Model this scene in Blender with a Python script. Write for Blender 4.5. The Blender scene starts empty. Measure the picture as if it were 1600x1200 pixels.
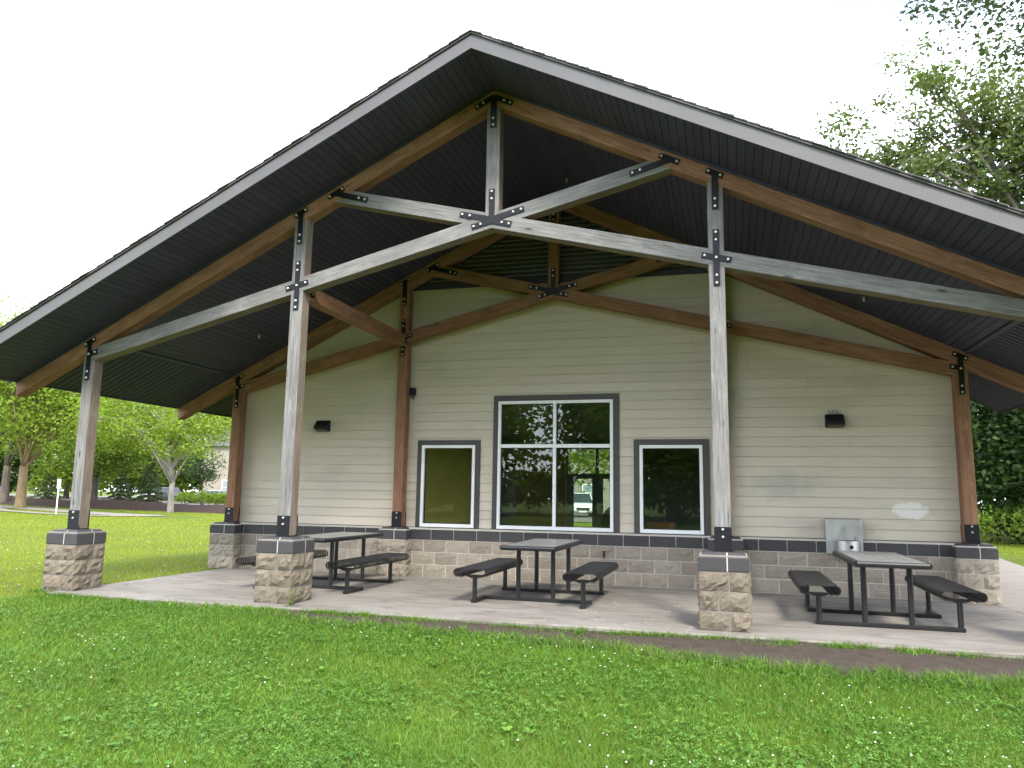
import bpy, bmesh, math, random
import numpy as np
from mathutils import Matrix, Vector

scene = bpy.context.scene
COL = scene.collection
random.seed(7)
RNG = np.random.default_rng(11)

# ------------------------------------------------------------------ camera
cam_d = bpy.data.cameras.new('camera')
cam_d.sensor_width = 36.0
cam_d.lens = 1193.05 / 1600 * 36
cam_d.clip_start = 0.05
cam_d.clip_end = 2000
cam = bpy.data.objects.new('camera', cam_d)
COL.objects.link(cam)
CAM = Vector((2.8047, -12.2814, 1.3768))
_r, _u, _f = (0.96197, 0.27268, 0.0159), (0.02418, -0.14299, 0.98943), (-0.27207, 0.95142, 0.14415)
cam.matrix_world = Matrix(((_r[0], _u[0], -_f[0], CAM.x), (_r[1], _u[1], -_f[1], CAM.y),
                           (_r[2], _u[2], -_f[2], CAM.z), (0, 0, 0, 1)))
scene.camera = cam

# ------------------------------------------------------------------ world and sun
SUN_EL, SUN_AZ = math.radians(46), math.radians(152)      # azimuth clockwise from +Y
world = bpy.data.worlds.new('World')
scene.world = world
world.use_nodes = True
wn, wl = world.node_tree.nodes, world.node_tree.links
wn.clear()
w_out = wn.new('ShaderNodeOutputWorld')
w_bg = wn.new('ShaderNodeBackground')
w_bg.inputs['Strength'].default_value = 0.1
w_sky = wn.new('ShaderNodeTexSky')
w_sky.sky_type = 'NISHITA'
w_sky.sun_disc = False
w_sky.sun_elevation = SUN_EL
w_sky.sun_rotation = SUN_AZ
w_tc = wn.new('ShaderNodeTexCoord')
w_map = wn.new('ShaderNodeMapping')
w_map.inputs['Scale'].default_value = (1.0, 1.0, 2.2)
w_map.inputs['Location'].default_value = (0.31, 0.13, 0.46)
w_noise = wn.new('ShaderNodeTexNoise')
w_noise.inputs['Scale'].default_value = 1.9
w_noise.inputs['Detail'].default_value = 6
w_noise.inputs['Roughness'].default_value = 0.55
w_ramp = wn.new('ShaderNodeValToRGB')
w_ramp.color_ramp.elements[0].position = 0.37
w_ramp.color_ramp.elements[1].position = 0.60
w_ramp.color_ramp.elements[0].color = (0.1, 0.1, 0.1, 1)
w_mix = wn.new('ShaderNodeMix')
w_mix.data_type = 'RGBA'
w_mix.inputs['B'].default_value = (9.3, 9.7, 10.9, 1)
wl.new(w_tc.outputs['Generated'], w_map.inputs['Vector'])
wl.new(w_map.outputs['Vector'], w_noise.inputs['Vector'])
wl.new(w_noise.outputs['Fac'], w_ramp.inputs['Fac'])
wl.new(w_ramp.outputs['Color'], w_mix.inputs['Factor'])
wl.new(w_sky.outputs['Color'], w_mix.inputs['A'])
wl.new(w_mix.outputs['Result'], w_bg.inputs['Color'])
wl.new(w_bg.outputs['Background'], w_out.inputs['Surface'])

sun_d = bpy.data.lights.new('sun', 'SUN')
sun_d.energy = 1.1
sun_d.angle = math.radians(12)
sun_d.color = (1.0, 0.94, 0.84)
sun = bpy.data.objects.new('sun', sun_d)
COL.objects.link(sun)
to_sun = Vector((math.sin(SUN_AZ) * math.cos(SUN_EL), math.cos(SUN_AZ) * math.cos(SUN_EL), math.sin(SUN_EL)))
sun.rotation_euler = to_sun.to_track_quat('Z', 'Y').to_euler()
sun.location = (0, -30, 40)

vs = scene.view_settings
vs.view_transform = 'Standard'
vs.look = 'None'
vs.exposure = 2.42
vs.gamma = 1.0
vs.use_curve_mapping = False
scene.cycles.use_denoising = True
scene.cycles.max_bounces = 8
scene.cycles.transparent_max_bounces = 12
scene.cycles.caustics_reflective = False
scene.cycles.caustics_refractive = False

# ------------------------------------------------------------------ helpers
def mesh_from(name, verts, faces, mats=(), idx=None, smooth=False):
    me = bpy.data.meshes.new(name)
    me.from_pydata([tuple(v) for v in verts], [], [tuple(f) for f in faces])
    for m in mats:
        me.materials.append(m)
    if idx is not None:
        me.polygons.foreach_set('material_index', idx)
    if smooth:
        me.polygons.foreach_set('use_smooth', [True] * len(me.polygons))
    me.update()
    return me

def np_mesh(name, verts, faces, mat, smooth=False):
    """verts (n,3) array, faces (m,k) array"""
    me = bpy.data.meshes.new(name)
    n, (m, k) = len(verts), faces.shape
    me.vertices.add(n)
    me.vertices.foreach_set('co', np.ascontiguousarray(verts, dtype=np.float32).ravel())
    me.loops.add(m * k)
    me.loops.foreach_set('vertex_index', np.ascontiguousarray(faces, dtype=np.int32).ravel())
    me.polygons.add(m)
    me.polygons.foreach_set('loop_start', np.arange(0, m * k, k, dtype=np.int32))
    if smooth:
        me.polygons.foreach_set('use_smooth', np.ones(m, dtype=bool))
    me.materials.append(mat)
    me.update(calc_edges=True)
    me.validate()
    return me

def link(name, me, parent=None, loc=None, rot=None):
    o = bpy.data.objects.new(name, me)
    COL.objects.link(o)
    if loc is not None:
        o.location = loc
    if rot is not None:
        o.rotation_euler = rot
    if parent is not None:
        o.parent = parent
    return o

def world_parent(o, parent):
    """parent a part built in world coordinates under a rotated/moved part (grandparents stand at identity)"""
    o.parent = parent
    o.matrix_parent_inverse = parent.matrix_basis.inverted()

def tag(o, label=None, cat=None, group=None, kind=None):
    if label: o['label'] = label
    if cat: o['category'] = cat
    if group: o['group'] = group
    if kind: o['kind'] = kind
    return o

def empty(name, loc=(0, 0, 0), rz=0.0):
    o = bpy.data.objects.new(name, None)
    COL.objects.link(o)
    o.location = loc
    o.rotation_euler = (0, 0, rz)
    o.empty_display_size = 0.3
    return o

class MB:
    """collects simple solids into one mesh"""
    def __init__(self):
        self.v, self.f, self.i = [], [], []
    def add(self, vs_, fs, mi=0):
        b = len(self.v)
        self.v += [tuple(p) for p in vs_]
        for f in fs:
            self.f.append([b + k for k in f])
            self.i.append(mi)
        return self
    def box(self, a, b, mi=0):
        (x0, y0, z0), (x1, y1, z1) = a, b
        return self.add([(x0, y0, z0), (x1, y0, z0), (x1, y1, z0), (x0, y1, z0), (x0, y0, z1), (x1, y0, z1), (x1, y1, z1), (x0, y1, z1)],
                        [(0, 3, 2, 1), (4, 5, 6, 7), (0, 1, 5, 4), (1, 2, 6, 5), (2, 3, 7, 6), (3, 0, 4, 7)], mi)
    def prism_xz(self, poly, y0, y1, mi=0, front=None):
        n = len(poly)
        # orientation: make poly counter-clockwise seen from -y
        area = sum(poly[i][0] * poly[(i + 1) % n][1] - poly[(i + 1) % n][0] * poly[i][1] for i in range(n))
        if area < 0:
            poly = poly[::-1]
        vs_ = [(x, y0, z) for x, z in poly] + [(x, y1, z) for x, z in poly]
        b = len(self.v)
        self.v += vs_
        self.f.append([b + k for k in range(n)]); self.i.append(mi if front is None else front)
        self.f.append([b + n + k for k in range(n)][::-1]); self.i.append(mi)
        for k in range(n):
            j = (k + 1) % n
            self.f.append([b + k, b + n + k, b + n + j, b + j]); self.i.append(mi)
        return self
    def prism_xy(self, poly, z0, z1, mi=0):
        n = len(poly)
        area = sum(poly[i][0] * poly[(i + 1) % n][1] - poly[(i + 1) % n][0] * poly[i][1] for i in range(n))
        if area < 0:
            poly = poly[::-1]
        b = len(self.v)
        self.v += [(x, y, z0) for x, y in poly] + [(x, y, z1) for x, y in poly]
        self.f.append([b + k for k in range(n)][::-1]); self.i.append(mi)
        self.f.append([b + n + k for k in range(n)]); self.i.append(mi)
        for k in range(n):
            j = (k + 1) % n
            self.f.append([b + k, b + j, b + n + j, b + n + k]); self.i.append(mi)
        return self
    def tube(self, pts, rad, seg=8, mi=0, cap=True):
        pts = [Vector(p) for p in pts]
        if not isinstance(rad, (list, tuple)):
            rad = [rad] * len(pts)
        b = len(self.v)
        up = Vector((0.13, 0.21, 1)).normalized()
        for k, p in enumerate(pts):
            d = (pts[min(k + 1, len(pts) - 1)] - pts[max(k - 1, 0)])
            d = d.normalized() if d.length > 1e-9 else Vector((0, 0, 1))
            a = d.cross(up)
            if a.length < 1e-3:
                a = d.cross(Vector((1, 0, 0)))
            a.normalize()
            c = d.cross(a)
            for s in range(seg):
                t = 2 * math.pi * s / seg
                q = p + (a * math.cos(t) + c * math.sin(t)) * rad[k]
                self.v.append((q.x, q.y, q.z))
        for k in range(len(pts) - 1):
            for s in range(seg):
                s2 = (s + 1) % seg
                self.f.append([b + k * seg + s, b + (k + 1) * seg + s, b + (k + 1) * seg + s2, b + k * seg + s2]); self.i.append(mi)
        if cap:
            self.f.append([b + s for s in range(seg)]); self.i.append(mi)
            e = b + (len(pts) - 1) * seg
            self.f.append([e + s for s in range(seg)][::-1]); self.i.append(mi)
        return self
    def mesh(self, name, mats, smooth=False, bevel=0.0, seg=1):
        me = mesh_from(name, self.v, self.f, mats, self.i, smooth)
        if bevel > 0:
            bm = bmesh.new(); bm.from_mesh(me)
            bmesh.ops.bevel(bm, geom=list(bm.edges), offset=bevel, segments=seg, affect='EDGES', profile=0.5)
            bm.to_mesh(me); bm.free()
        return me
    def obj(self, name, mats, parent=None, smooth=False, bevel=0.0, seg=1, loc=None, rot=None):
        if not isinstance(mats, (list, tuple)):
            mats = [mats]
        return link(name, self.mesh(name, mats, smooth, bevel, seg), parent, loc, rot)

# ------------------------------------------------------------------ materials
class NT:
    def __init__(self, name):
        self.m = bpy.data.materials.new(name)
        self.m.use_nodes = True
        self.t = self.m.node_tree
        self.t.nodes.clear()
        self.out = self.t.nodes.new('ShaderNodeOutputMaterial')
    def n(self, typ, ins=None, **kw):
        nd = self.t.nodes.new('ShaderNode' + typ)
        for k, v in kw.items():
            setattr(nd, k, v)
        for k, v in (ins or {}).items():
            self.set(nd.inputs[k], v)
        return nd
    def set(self, sock, v):
        if isinstance(v, bpy.types.NodeSocket):
            self.t.links.new(v, sock)
        elif isinstance(v, bpy.types.Node):
            self.t.links.new(v.outputs[0], sock)
        else:
            if isinstance(v, (tuple, list)) and len(v) == 3 and sock.type == 'RGBA':
                v = (*v, 1)
            sock.default_value = v
    def ramp(self, fac, stops):
        r = self.n('ValToRGB', {'Fac': fac})
        e = r.color_ramp.elements
        while len(e) < len(stops):
            e.new(0.5)
        for k, (p, c) in enumerate(stops):
            e[k].position = p
            e[k].color = (c, c, c, 1) if isinstance(c, (int, float)) else (*c, 1)
        return r.outputs['Color']
    def mix(self, fac, a, b, mode='MIX'):
        x = self.n('Mix', data_type='RGBA', blend_type=mode)
        self.set(x.inputs[0], fac); self.set(x.inputs[6], a); self.set(x.inputs[7], b)
        return x.outputs[2]
    def math(self, op, a, b=0.0, c=0.0):
        x = self.n('Math', operation=op)
        self.set(x.inputs[0], a); self.set(x.inputs[1], b); self.set(x.inputs[2], c)
        return x.outputs[0]
    def noise(self, vec, scale, detail=4, rough=0.55, dist=0.0):
        x = self.n('TexNoise', {'Scale': scale, 'Detail': detail, 'Roughness': rough, 'Distortion': dist})
        if vec is not None:
            self.set(x.inputs['Vector'], vec)
        return x.outputs['Fac']
    def mapping(self, vec, scale=(1, 1, 1), loc=(0, 0, 0)):
        return self.n('Mapping', {'Vector': vec, 'Scale': scale, 'Location': loc}).outputs['Vector']
    def pos(self):
        return self.n('NewGeometry').outputs['Position']
    def objco(self, randomise=True):
        v = self.n('TexCoord').outputs['Object']
        if randomise:
            r = self.n('ObjectInfo').outputs['Random']
            c = self.n('CombineXYZ', {'X': self.math('MULTIPLY', r, 37.0), 'Y': self.math('MULTIPLY', r, 91.0), 'Z': self.math('MULTIPLY', r, 53.0)})
            v = self.n('VectorMath', {0: v, 1: c.outputs[0]}, operation='ADD').outputs[0]
        return v
    def bump(self, h, strength=0.3, dist=0.01):
        return self.n('Bump', {'Height': h, 'Strength': strength, 'Distance': dist}).outputs['Normal']
    def bsdf(self, color, rough=0.7, metal=0.0, normal=None, spec=0.5):
        b = self.n('BsdfPrincipled', {'Base Color': color, 'Roughness': rough, 'Metallic': metal, 'Specular IOR Level': spec})
        if normal is not None:
            self.set(b.inputs['Normal'], normal)
        self.t.links.new(b.outputs[0], self.out.inputs['Surface'])
        return self.m

def plain(name, col, rough=0.6, metal=0.0, var=0.15, scale=6.0, spec=0.5, bump=0.0):
    t = NT(name)
    v = t.objco()
    f = t.noise(v, scale, 5)
    lo = tuple(c * (1 - var) for c in col); hi = tuple(min(1, c * (1 + var)) for c in col)
    c = t.ramp(f, [(0.3, lo), (0.7, hi)])
    nrm = t.bump(t.noise(v, scale * 12, 3), bump, 0.004) if bump else None
    return t.bsdf(c, rough, metal, nrm, spec)

def wood(name, dark, mid, light, grey=0.0, knots=True):
    t = NT(name)
    v = t.objco()
    grain = t.noise(t.mapping(v, (1.1, 26, 26)), 2.2, 6, 0.62, 0.5)
    fine = t.noise(t.mapping(v, (3.5, 120, 120)), 2.0, 3, 0.6)
    blot = t.noise(t.mapping(v, (0.9, 2.5, 2.5)), 1.6, 5, 0.6)
    c = t.ramp(grain, [(0.28, dark), (0.5, mid), (0.72, light)])
    c = t.mix(t.math('MULTIPLY', t.ramp(fine, [(0.35, 1.0), (0.6, 0.0)]), 0.28), c, dark)
    c = t.mix(t.ramp(blot, [(0.40, 0.0), (0.72, 0.55)]), c, dark)
    if knots:
        vor = t.n('TexVoronoi', {'Vector': t.mapping(v, (1.7, 5.2, 5.2)), 'Scale': 1.0, 'Randomness': 1.0})
        k = t.ramp(vor.outputs['Distance'], [(0.05, 1.0), (0.12, 0.0)])
        c = t.mix(t.math('MULTIPLY', k, 0.75), c, tuple(x * 0.3 for x in dark))
    ck = t.noise(t.mapping(v, (0.55, 34, 34), (7, 3, 1)), 1.3, 4, 0.6, 0.3)
    ckm = t.ramp(ck, [(0.484, 0.0), (0.497, 0.9), (0.503, 0.9), (0.516, 0.0)])
    brk = t.ramp(t.noise(t.mapping(v, (1.3, 6, 6), (2, 5, 9)), 1.0, 3), [(0.50, 0.0), (0.60, 1.0)])
    crack = t.math('MULTIPLY', ckm, brk)
    c = t.mix(t.math('MULTIPLY', crack, 0.8), c, tuple(x * 0.25 for x in dark))
    wet = t.noise(t.mapping(v, (2.2, 3, 3), (1, 8, 4)), 1.0, 6, 0.7)
    c = t.mix(t.ramp(wet, [(0.55, 0.0), (0.75, 0.5)]), c, tuple(min(1, x * 1.15) for x in light))
    h = t.math('SUBTRACT', t.math('ADD', grain, t.math('MULTIPLY', fine, 0.6)), t.math('MULTIPLY', crack, 1.5))
    return t.bsdf(c, 0.78, 0, t.bump(h, 0.35, 0.006), 0.3)

M = {}
M['wood_grey'] = wood('weathered grey timber', (0.095, 0.092, 0.088), (0.200, 0.195, 0.188), (0.290, 0.285, 0.276))
M['wood_tan'] = wood('half weathered tan timber', (0.12, 0.09, 0.066), (0.21, 0.168, 0.13), (0.29, 0.24, 0.19))
M['wood_brown'] = wood('stained brown timber', (0.15, 0.074, 0.046), (0.31, 0.160, 0.102), (0.45, 0.26, 0.175))
M['wood_red'] = wood('stained red brown timber', (0.135, 0.066, 0.036), (0.29, 0.150, 0.085), (0.40, 0.225, 0.135))
M['steel'] = plain('black powder coated steel', (0.006, 0.006, 0.009), 0.5, 0.0, 0.3, 8, 0.3)
M['bolt'] = plain('galvanised bolt', (0.62, 0.62, 0.60), 0.38, 0.6, 0.1)
M['white'] = plain('white vinyl frame', (0.78, 0.79, 0.78), 0.4, 0, 0.04)
M['trim'] = plain('grey brown painted trim', (0.055, 0.051, 0.047), 0.6, 0, 0.1, 3)
M['stainless'] = None
M['dark_int'] = plain('dark interior paint', (0.05, 0.06, 0.05), 0.8)
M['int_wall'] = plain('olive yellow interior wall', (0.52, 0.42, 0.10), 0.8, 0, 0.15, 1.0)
M['int_dim'] = plain('olive wall with painted dimness', (0.20, 0.17, 0.06), 0.8, 0, 0.2, 1.0)  # shaded copy of the interior wall: dimness is put into the colour
M['int_floor'] = plain('interior vinyl floor', (0.16, 0.15, 0.13), 0.4)
M['rubber'] = plain('tyre rubber', (0.018, 0.018, 0.018), 0.8)
M['rim'] = plain('alloy wheel', (0.5, 0.5, 0.5), 0.35, 0.7)
M['slat'] = plain('pale grey louvre paint', (0.21, 0.20, 0.25), 0.6)
M['carglass'] = plain('dark car glass', (0.03, 0.04, 0.045), 0.08, 0, 0.1)
M['lamp'] = plain('headlamp lens', (0.7, 0.72, 0.72), 0.15)

def m_soffit():
    t = NT('dark slate soffit paint')
    v = t.objco()
    r = t.n('ObjectInfo').outputs['Random']
    c = t.mix(r, (0.029, 0.029, 0.060), (0.041, 0.041, 0.080))
    c = t.mix(t.ramp(t.noise(v, 2.5, 5), [(0.4, 0.0), (0.75, 0.4)]), c, (0.053, 0.053, 0.088))
    return t.bsdf(c, 0.62, 0, t.bump(t.noise(t.mapping(v, (30, 2, 30)), 3, 3), 0.1, 0.002))
M['soffit'] = m_soffit()

def m_siding():
    t = NT('khaki lap siding paint')
    p = t.pos()
    v = t.objco()
    r = t.n('ObjectInfo').outputs['Random']
    c = t.mix(r, (0.545, 0.483, 0.382), (0.595, 0.528, 0.422))
    grain = t.noise(t.mapping(v, (2.5, 40, 60)), 2.0, 4)
    c = t.mix(t.ramp(grain, [(0.3, 0.10), (0.7, 0.0)]), c, (0.22, 0.21, 0.165))
    # weather stains, dirt runs and scuffs
    st = t.noise(t.mapping(p, (0.8, 1, 1.6)), 1.1, 6, 0.62)
    c = t.mix(t.ramp(st, [(0.52, 0.0), (0.80, 0.28)]), c, (0.20, 0.205, 0.19))
    sp = t.noise(p, 30, 2)
    c = t.mix(t.ramp(sp, [(0.70, 0.0), (0.78, 0.35)]), c, (0.14, 0.13, 0.10))
    def blob(cx, cz, rx, rz, nscale, wob):
        s = t.n('SeparateXYZ', {0: p})
        nx = t.math('DIVIDE', t.math('SUBTRACT', s.outputs[0], cx), rx)
        nz = t.math('DIVIDE', t.math('SUBTRACT', s.outputs[2], cz), rz)
        d = t.math('SQRT', t.math('ADD', t.math('MULTIPLY', nx, nx), t.math('MULTIPLY', nz, nz)))
        n = t.noise(p, nscale, 5, 0.7)
        return t.math('ADD', d, t.math('MULTIPLY', t.math('SUBTRACT', n, 0.5), wob))
    b1 = blob(5.33, 1.25, 0.27, 0.13, 9, 1.3)        # scrubbed pale patch where paint was cleaned off
    c = t.mix(t.ramp(b1, [(0.72, 0.62), (1.0, 0.0)]), c, (0.80, 0.79, 0.73))
    b2 = blob(3.55, 1.58, 0.62, 0.28, 4, 1.5)        # grey smear
    c = t.mix(t.ramp(b2, [(0.3, 0.40), (1.0, 0.0)]), c, (0.22, 0.24, 0.23))
    return t.bsdf(c, 0.62, 0, t.bump(grain, 0.12, 0.003), 0.35)
M['siding'] = m_siding()

def m_block(name, a, b, cdark, rough=0.95, bump=0.8):
    t = NT(name)
    v = t.objco()
    p = t.pos()
    r = t.n('ObjectInfo').outputs['Random']
    c = t.mix(r, a, b)
    f = t.noise(v, 42, 6, 0.7)
    c = t.mix(t.ramp(f, [(0.35, 0.55), (0.6, 0.0)]), c, cdark)
    g = t.noise(p, 6, 4)
    c = t.mix(t.ramp(g, [(0.45, 0.0), (0.8, 0.35)]), c, cdark)
    h = t.math('ADD', t.noise(v, 26, 7, 0.72), t.math('MULTIPLY', t.noise(v, 110, 4), 0.35))
    return t.bsdf(c, rough, 0, t.bump(h, bump, 0.02), 0.25)
M['block'] = m_block('split face concrete block', (0.28, 0.242, 0.190), (0.38, 0.333, 0.266), (0.16, 0.136, 0.104))
M['pier'] = m_block('pale split face pier block', (0.178, 0.148, 0.112), (0.230, 0.196, 0.150), (0.098, 0.079, 0.058))
M['cap'] = m_block('charcoal glazed cap block', (0.046, 0.044, 0.045), (0.062, 0.060, 0.061), (0.036, 0.034, 0.034), 0.6, 0.12)
M['pier_mortar'] = m_block('pier mortar', (0.27, 0.25, 0.225), (0.27, 0.25, 0.225), (0.17, 0.155, 0.14), 0.95, 0.3)
M['mortar'] = m_block('pale mortar', (0.52, 0.485, 0.42), (0.52, 0.485, 0.42), (0.36, 0.335, 0.29), 0.95, 0.3)

def m_steel_brushed():
    t = NT('brushed stainless steel')
    v = t.objco(False)
    n = t.noise(t.mapping(v, (4, 4, 2)), 2, 5)
    c = t.ramp(n, [(0.3, (0.44, 0.44, 0.43)), (0.7, (0.60, 0.60, 0.58))])
    return t.bsdf(c, t.ramp(n, [(0.3, 0.40), (0.7, 0.52)]), 1.0)
M['stainless'] = m_steel_brushed()

def m_fascia():
    t = NT('grey painted fascia')
    p = t.pos()
    n = t.noise(t.mapping(p, (0.5, 1, 1)), 1.2, 5)
    c = t.ramp(n, [(0.3, (0.085, 0.082, 0.083)), (0.7, (0.108, 0.105, 0.106))])
    return t.bsdf(c, 0.5, 0, t.bump(t.noise(p, 3, 2), 0.12, 0.02), 0.4)
M['fascia'] = m_fascia()

def m_shingle():
    t = NT('asphalt shingle')
    p = t.pos()
    c = t.ramp(t.noise(p, 60, 3), [(0.3, (0.05, 0.05, 0.05)), (0.7, (0.12, 0.11, 0.105))])
    return t.bsdf(c, 0.95, 0, t.bump(t.noise(p, 200, 2), 0.5, 0.005))
M['shingle'] = m_shingle()

def m_concrete(name, a, b, stain, joints=False):
    t = NT(name)
    p = t.pos()
    big = t.noise(t.mapping(p, (0.55, 1.1, 1)), 1.0, 7, 0.62, 0.6)
    c = t.ramp(big, [(0.28, a), (0.72, b)])
    s2 = t.noise(t.mapping(p, (1, 2.6, 1), (3, 1, 0)), 1.3, 6, 0.7, 1.2)
    c = t.mix(t.ramp(s2, [(0.48, 0.0), (0.68, 0.75)]), c, stain)
    sp = t.noise(p, 38, 3)
    c = t.mix(t.ramp(sp, [(0.64, 0.0), (0.76, 0.45)]), c, tuple(x * 0.5 for x in stain))
    # faint chalk scribbles
    if joints:
        loops = t.noise(t.mapping(p, (1.5, 1.0, 1)), 1.6, 1, 0.4, 1.2)
        ch = t.ramp(loops, [(0.470, 0.0), (0.4785, 0.55), (0.4815, 0.55), (0.490, 0.0)])
        dd = t.n('VectorMath', {0: p, 1: (1.7, -3.0, 0.0)}, operation='DISTANCE')
        msk = t.math('MULTIPLY', t.ramp(t.math('DIVIDE', dd.outputs['Value'], 2.0), [(0.35, 1.0), (0.75, 0.0)]), t.ramp(t.noise(p, 3.0, 3), [(0.40, 0.0), (0.60, 1.0)]))
        c = t.mix(t.math('MULTIPLY', ch, msk), c, (0.55, 0.53, 0.50))
    h = t.math('ADD', t.noise(p, 70, 5, 0.7), t.math('MULTIPLY', big, 1.5))
    return t.bsdf(c, 0.9, 0, t.bump(h, 0.25, 0.006), 0.3)
M['patio'] = m_concrete('stained patio concrete', (0.155, 0.141, 0.121), (0.252, 0.233, 0.203), (0.098, 0.083, 0.068), True)
M['walk'] = m_concrete('pale path concrete', (0.19, 0.165, 0.14), (0.24, 0.215, 0.19), (0.15, 0.125, 0.105))
M['lot'] = m_concrete('parking lot concrete', (0.125, 0.104, 0.090), (0.16, 0.136, 0.12), (0.10, 0.082, 0.072))

def m_ground():
    t = NT('lawn soil and thatch')
    p = t.pos()
    n = t.noise(p, 0.35, 5)
    c = t.ramp(n, [(0.3, (0.085, 0.115, 0.012)), (0.7, (0.125, 0.155, 0.016))])
    f = t.noise(p, 14, 5, 0.7)
    c = t.mix(t.ramp(f, [(0.35, 0.65), (0.65, 0.0)]), c, (0.030, 0.060, 0.012))
    return t.bsdf(c, 0.95, 0, t.bump(f, 0.5, 0.03), 0.1)
M['ground'] = m_ground()

def m_dirt(name, a, b):
    t = NT(name)
    p = t.pos()
    f = t.noise(p, 9, 7, 0.7)
    c = t.ramp(f, [(0.3, a), (0.7, b)])
    g = t.noise(p, 90, 3)
    c = t.mix(t.ramp(g, [(0.66, 0.0), (0.74, 0.7)]), c, (0.22, 0.19, 0.15))
    return t.bsdf(c, 0.95, 0, t.bump(t.math('ADD', f, t.math('MULTIPLY', g, 0.3)), 0.6, 0.02), 0.15)
M['dirt'] = m_dirt('bare dark soil', (0.040, 0.031, 0.024), (0.075, 0.059, 0.047))
M['mulch'] = m_dirt('brown bark mulch', (0.022, 0.012, 0.009), (0.058, 0.034, 0.026))

def m_leaf(name, c1, c2, c3, trans=0.4, big=0.25, rough=0.55, dry=None):
    t = NT(name)
    r = t.n('NewGeometry').outputs['Random Per Island']
    c = t.ramp(r, [(0.0, c1), (0.5, c2), (1.0, c3)])
    n = t.noise(t.pos(), big, 4)
    c = t.mix(t.ramp(n, [(0.35, 0.45), (0.65, 0.0)]), c, c1)
    if dry:
        pn = t.noise(t.pos(), dry, 5, 0.6)
        c = t.mix(t.ramp(pn, [(0.56, 0.0), (0.75, 0.45)]), c, (c3[0] * 1.25, c3[1] * 0.95, c3[2] * 1.2))
        straw = t.math('GREATER_THAN', r, 0.962)
        c = t.mix(t.math('MULTIPLY', straw, 0.8), c, (0.30, 0.27, 0.12))
    d = t.n('BsdfPrincipled', {'Base Color': c, 'Roughness': rough, 'Specular IOR Level': 0.22})
    tr = t.n('BsdfTranslucent', {'Color': t.mix(0.5, c, (c3[0] * 1.25, c3[1] * 1.2, c3[2] * 0.6))})
    mx = t.n('MixShader', {0: trans, 1: d.outputs[0], 2: tr.outputs[0]})
    t.t.links.new(mx.outputs[0], t.out.inputs['Surface'])
    return t.m
M['grass'] = m_leaf('grass blades', (0.038, 0.092, 0.008), (0.094, 0.208, 0.018), (0.195, 0.345, 0.042), 0.3, 0.8, dry=0.55)
M['grass_far'] = m_leaf('lawn grass with painted sunlight', (0.175, 0.225, 0.010), (0.245, 0.300, 0.014), (0.315, 0.360, 0.028), 0.35, 0.12, dry=0.16)  # lit copy of the grass: sunlight on the wider lawn is put into the colour
M['weed'] = m_leaf('clover and plantain leaves', (0.040, 0.100, 0.014), (0.090, 0.200, 0.028), (0.165, 0.305, 0.052), 0.25, 1.2)
M['flower'] = plain('white clover flower', (0.62, 0.60, 0.52), 0.8)
M['leaf_lime'] = m_leaf('lime green leaves', (0.125, 0.205, 0.022), (0.205, 0.310, 0.034), (0.290, 0.390, 0.060), 0.5)
M['leaf_mid'] = m_leaf('mid green leaves', (0.075, 0.140, 0.018), (0.130, 0.215, 0.028), (0.200, 0.280, 0.045), 0.48)
M['leaf_dark'] = m_leaf('dark green leaves', (0.014, 0.038, 0.010), (0.028, 0.066, 0.014), (0.055, 0.105, 0.022), 0.3)
M['leaf_olive'] = m_leaf('pale olive cottonwood leaves', (0.048, 0.082, 0.020), (0.090, 0.138, 0.032), (0.150, 0.195, 0.050), 0.3)
M['leaf_grey'] = m_leaf('grey green leaves', (0.028, 0.060, 0.020), (0.055, 0.095, 0.032), (0.085, 0.125, 0.050), 0.35)
M['needle'] = m_leaf('spruce needles', (0.040, 0.075, 0.026), (0.080, 0.125, 0.045), (0.140, 0.180, 0.070), 0.25)

def m_bark(name, a, b):
    t = NT(name)
    p = t.pos()
    n = t.noise(t.mapping(p, (6, 6, 1.2)), 1.5, 6, 0.65)
    c = t.ramp(n, [(0.3, a), (0.7, b)])
    return t.bsdf(c, 0.9, 0, t.bump(n, 0.6, 0.05), 0.2)
M['bark'] = m_bark('grey brown bark', (0.06, 0.05, 0.04), (0.16, 0.135, 0.11))
M['bark_tan'] = m_bark('tan bark', (0.15, 0.108, 0.058), (0.29, 0.215, 0.125))
M['bark_pale'] = m_bark('pale grey bark', (0.16, 0.14, 0.12), (0.30, 0.27, 0.24))

def m_glass(name, tint, rough=0.0, boost=1.6):
    t = NT(name)
    fr = t.n('Fresnel', {'IOR': 1.5})
    wav = t.bump(t.noise(t.pos(), 1.3, 2), 0.02, 0.05)
    gl = t.n('BsdfGlossy', {'Color': (0.9, 0.95, 0.92), 'Roughness': rough, 'Normal': wav})
    tp = t.n('BsdfTransparent', {'Color': tint})
    fac = t.math('MINIMUM', t.math('MULTIPLY', fr.outputs[0], boost), 1.0)
    mx = t.n('MixShader', {0: fac, 1: tp.outputs[0], 2: gl.outputs[0]})
    t.t.links.new(mx.outputs[0], t.out.inputs['Surface'])
    return t.m
M['glass'] = m_glass('double glazing', (0.62, 0.70, 0.60), 0.0, 2.0)
M['glass_clear'] = m_glass('clear glass', (0.85, 0.9, 0.87), 0.0, 1.8)

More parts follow.
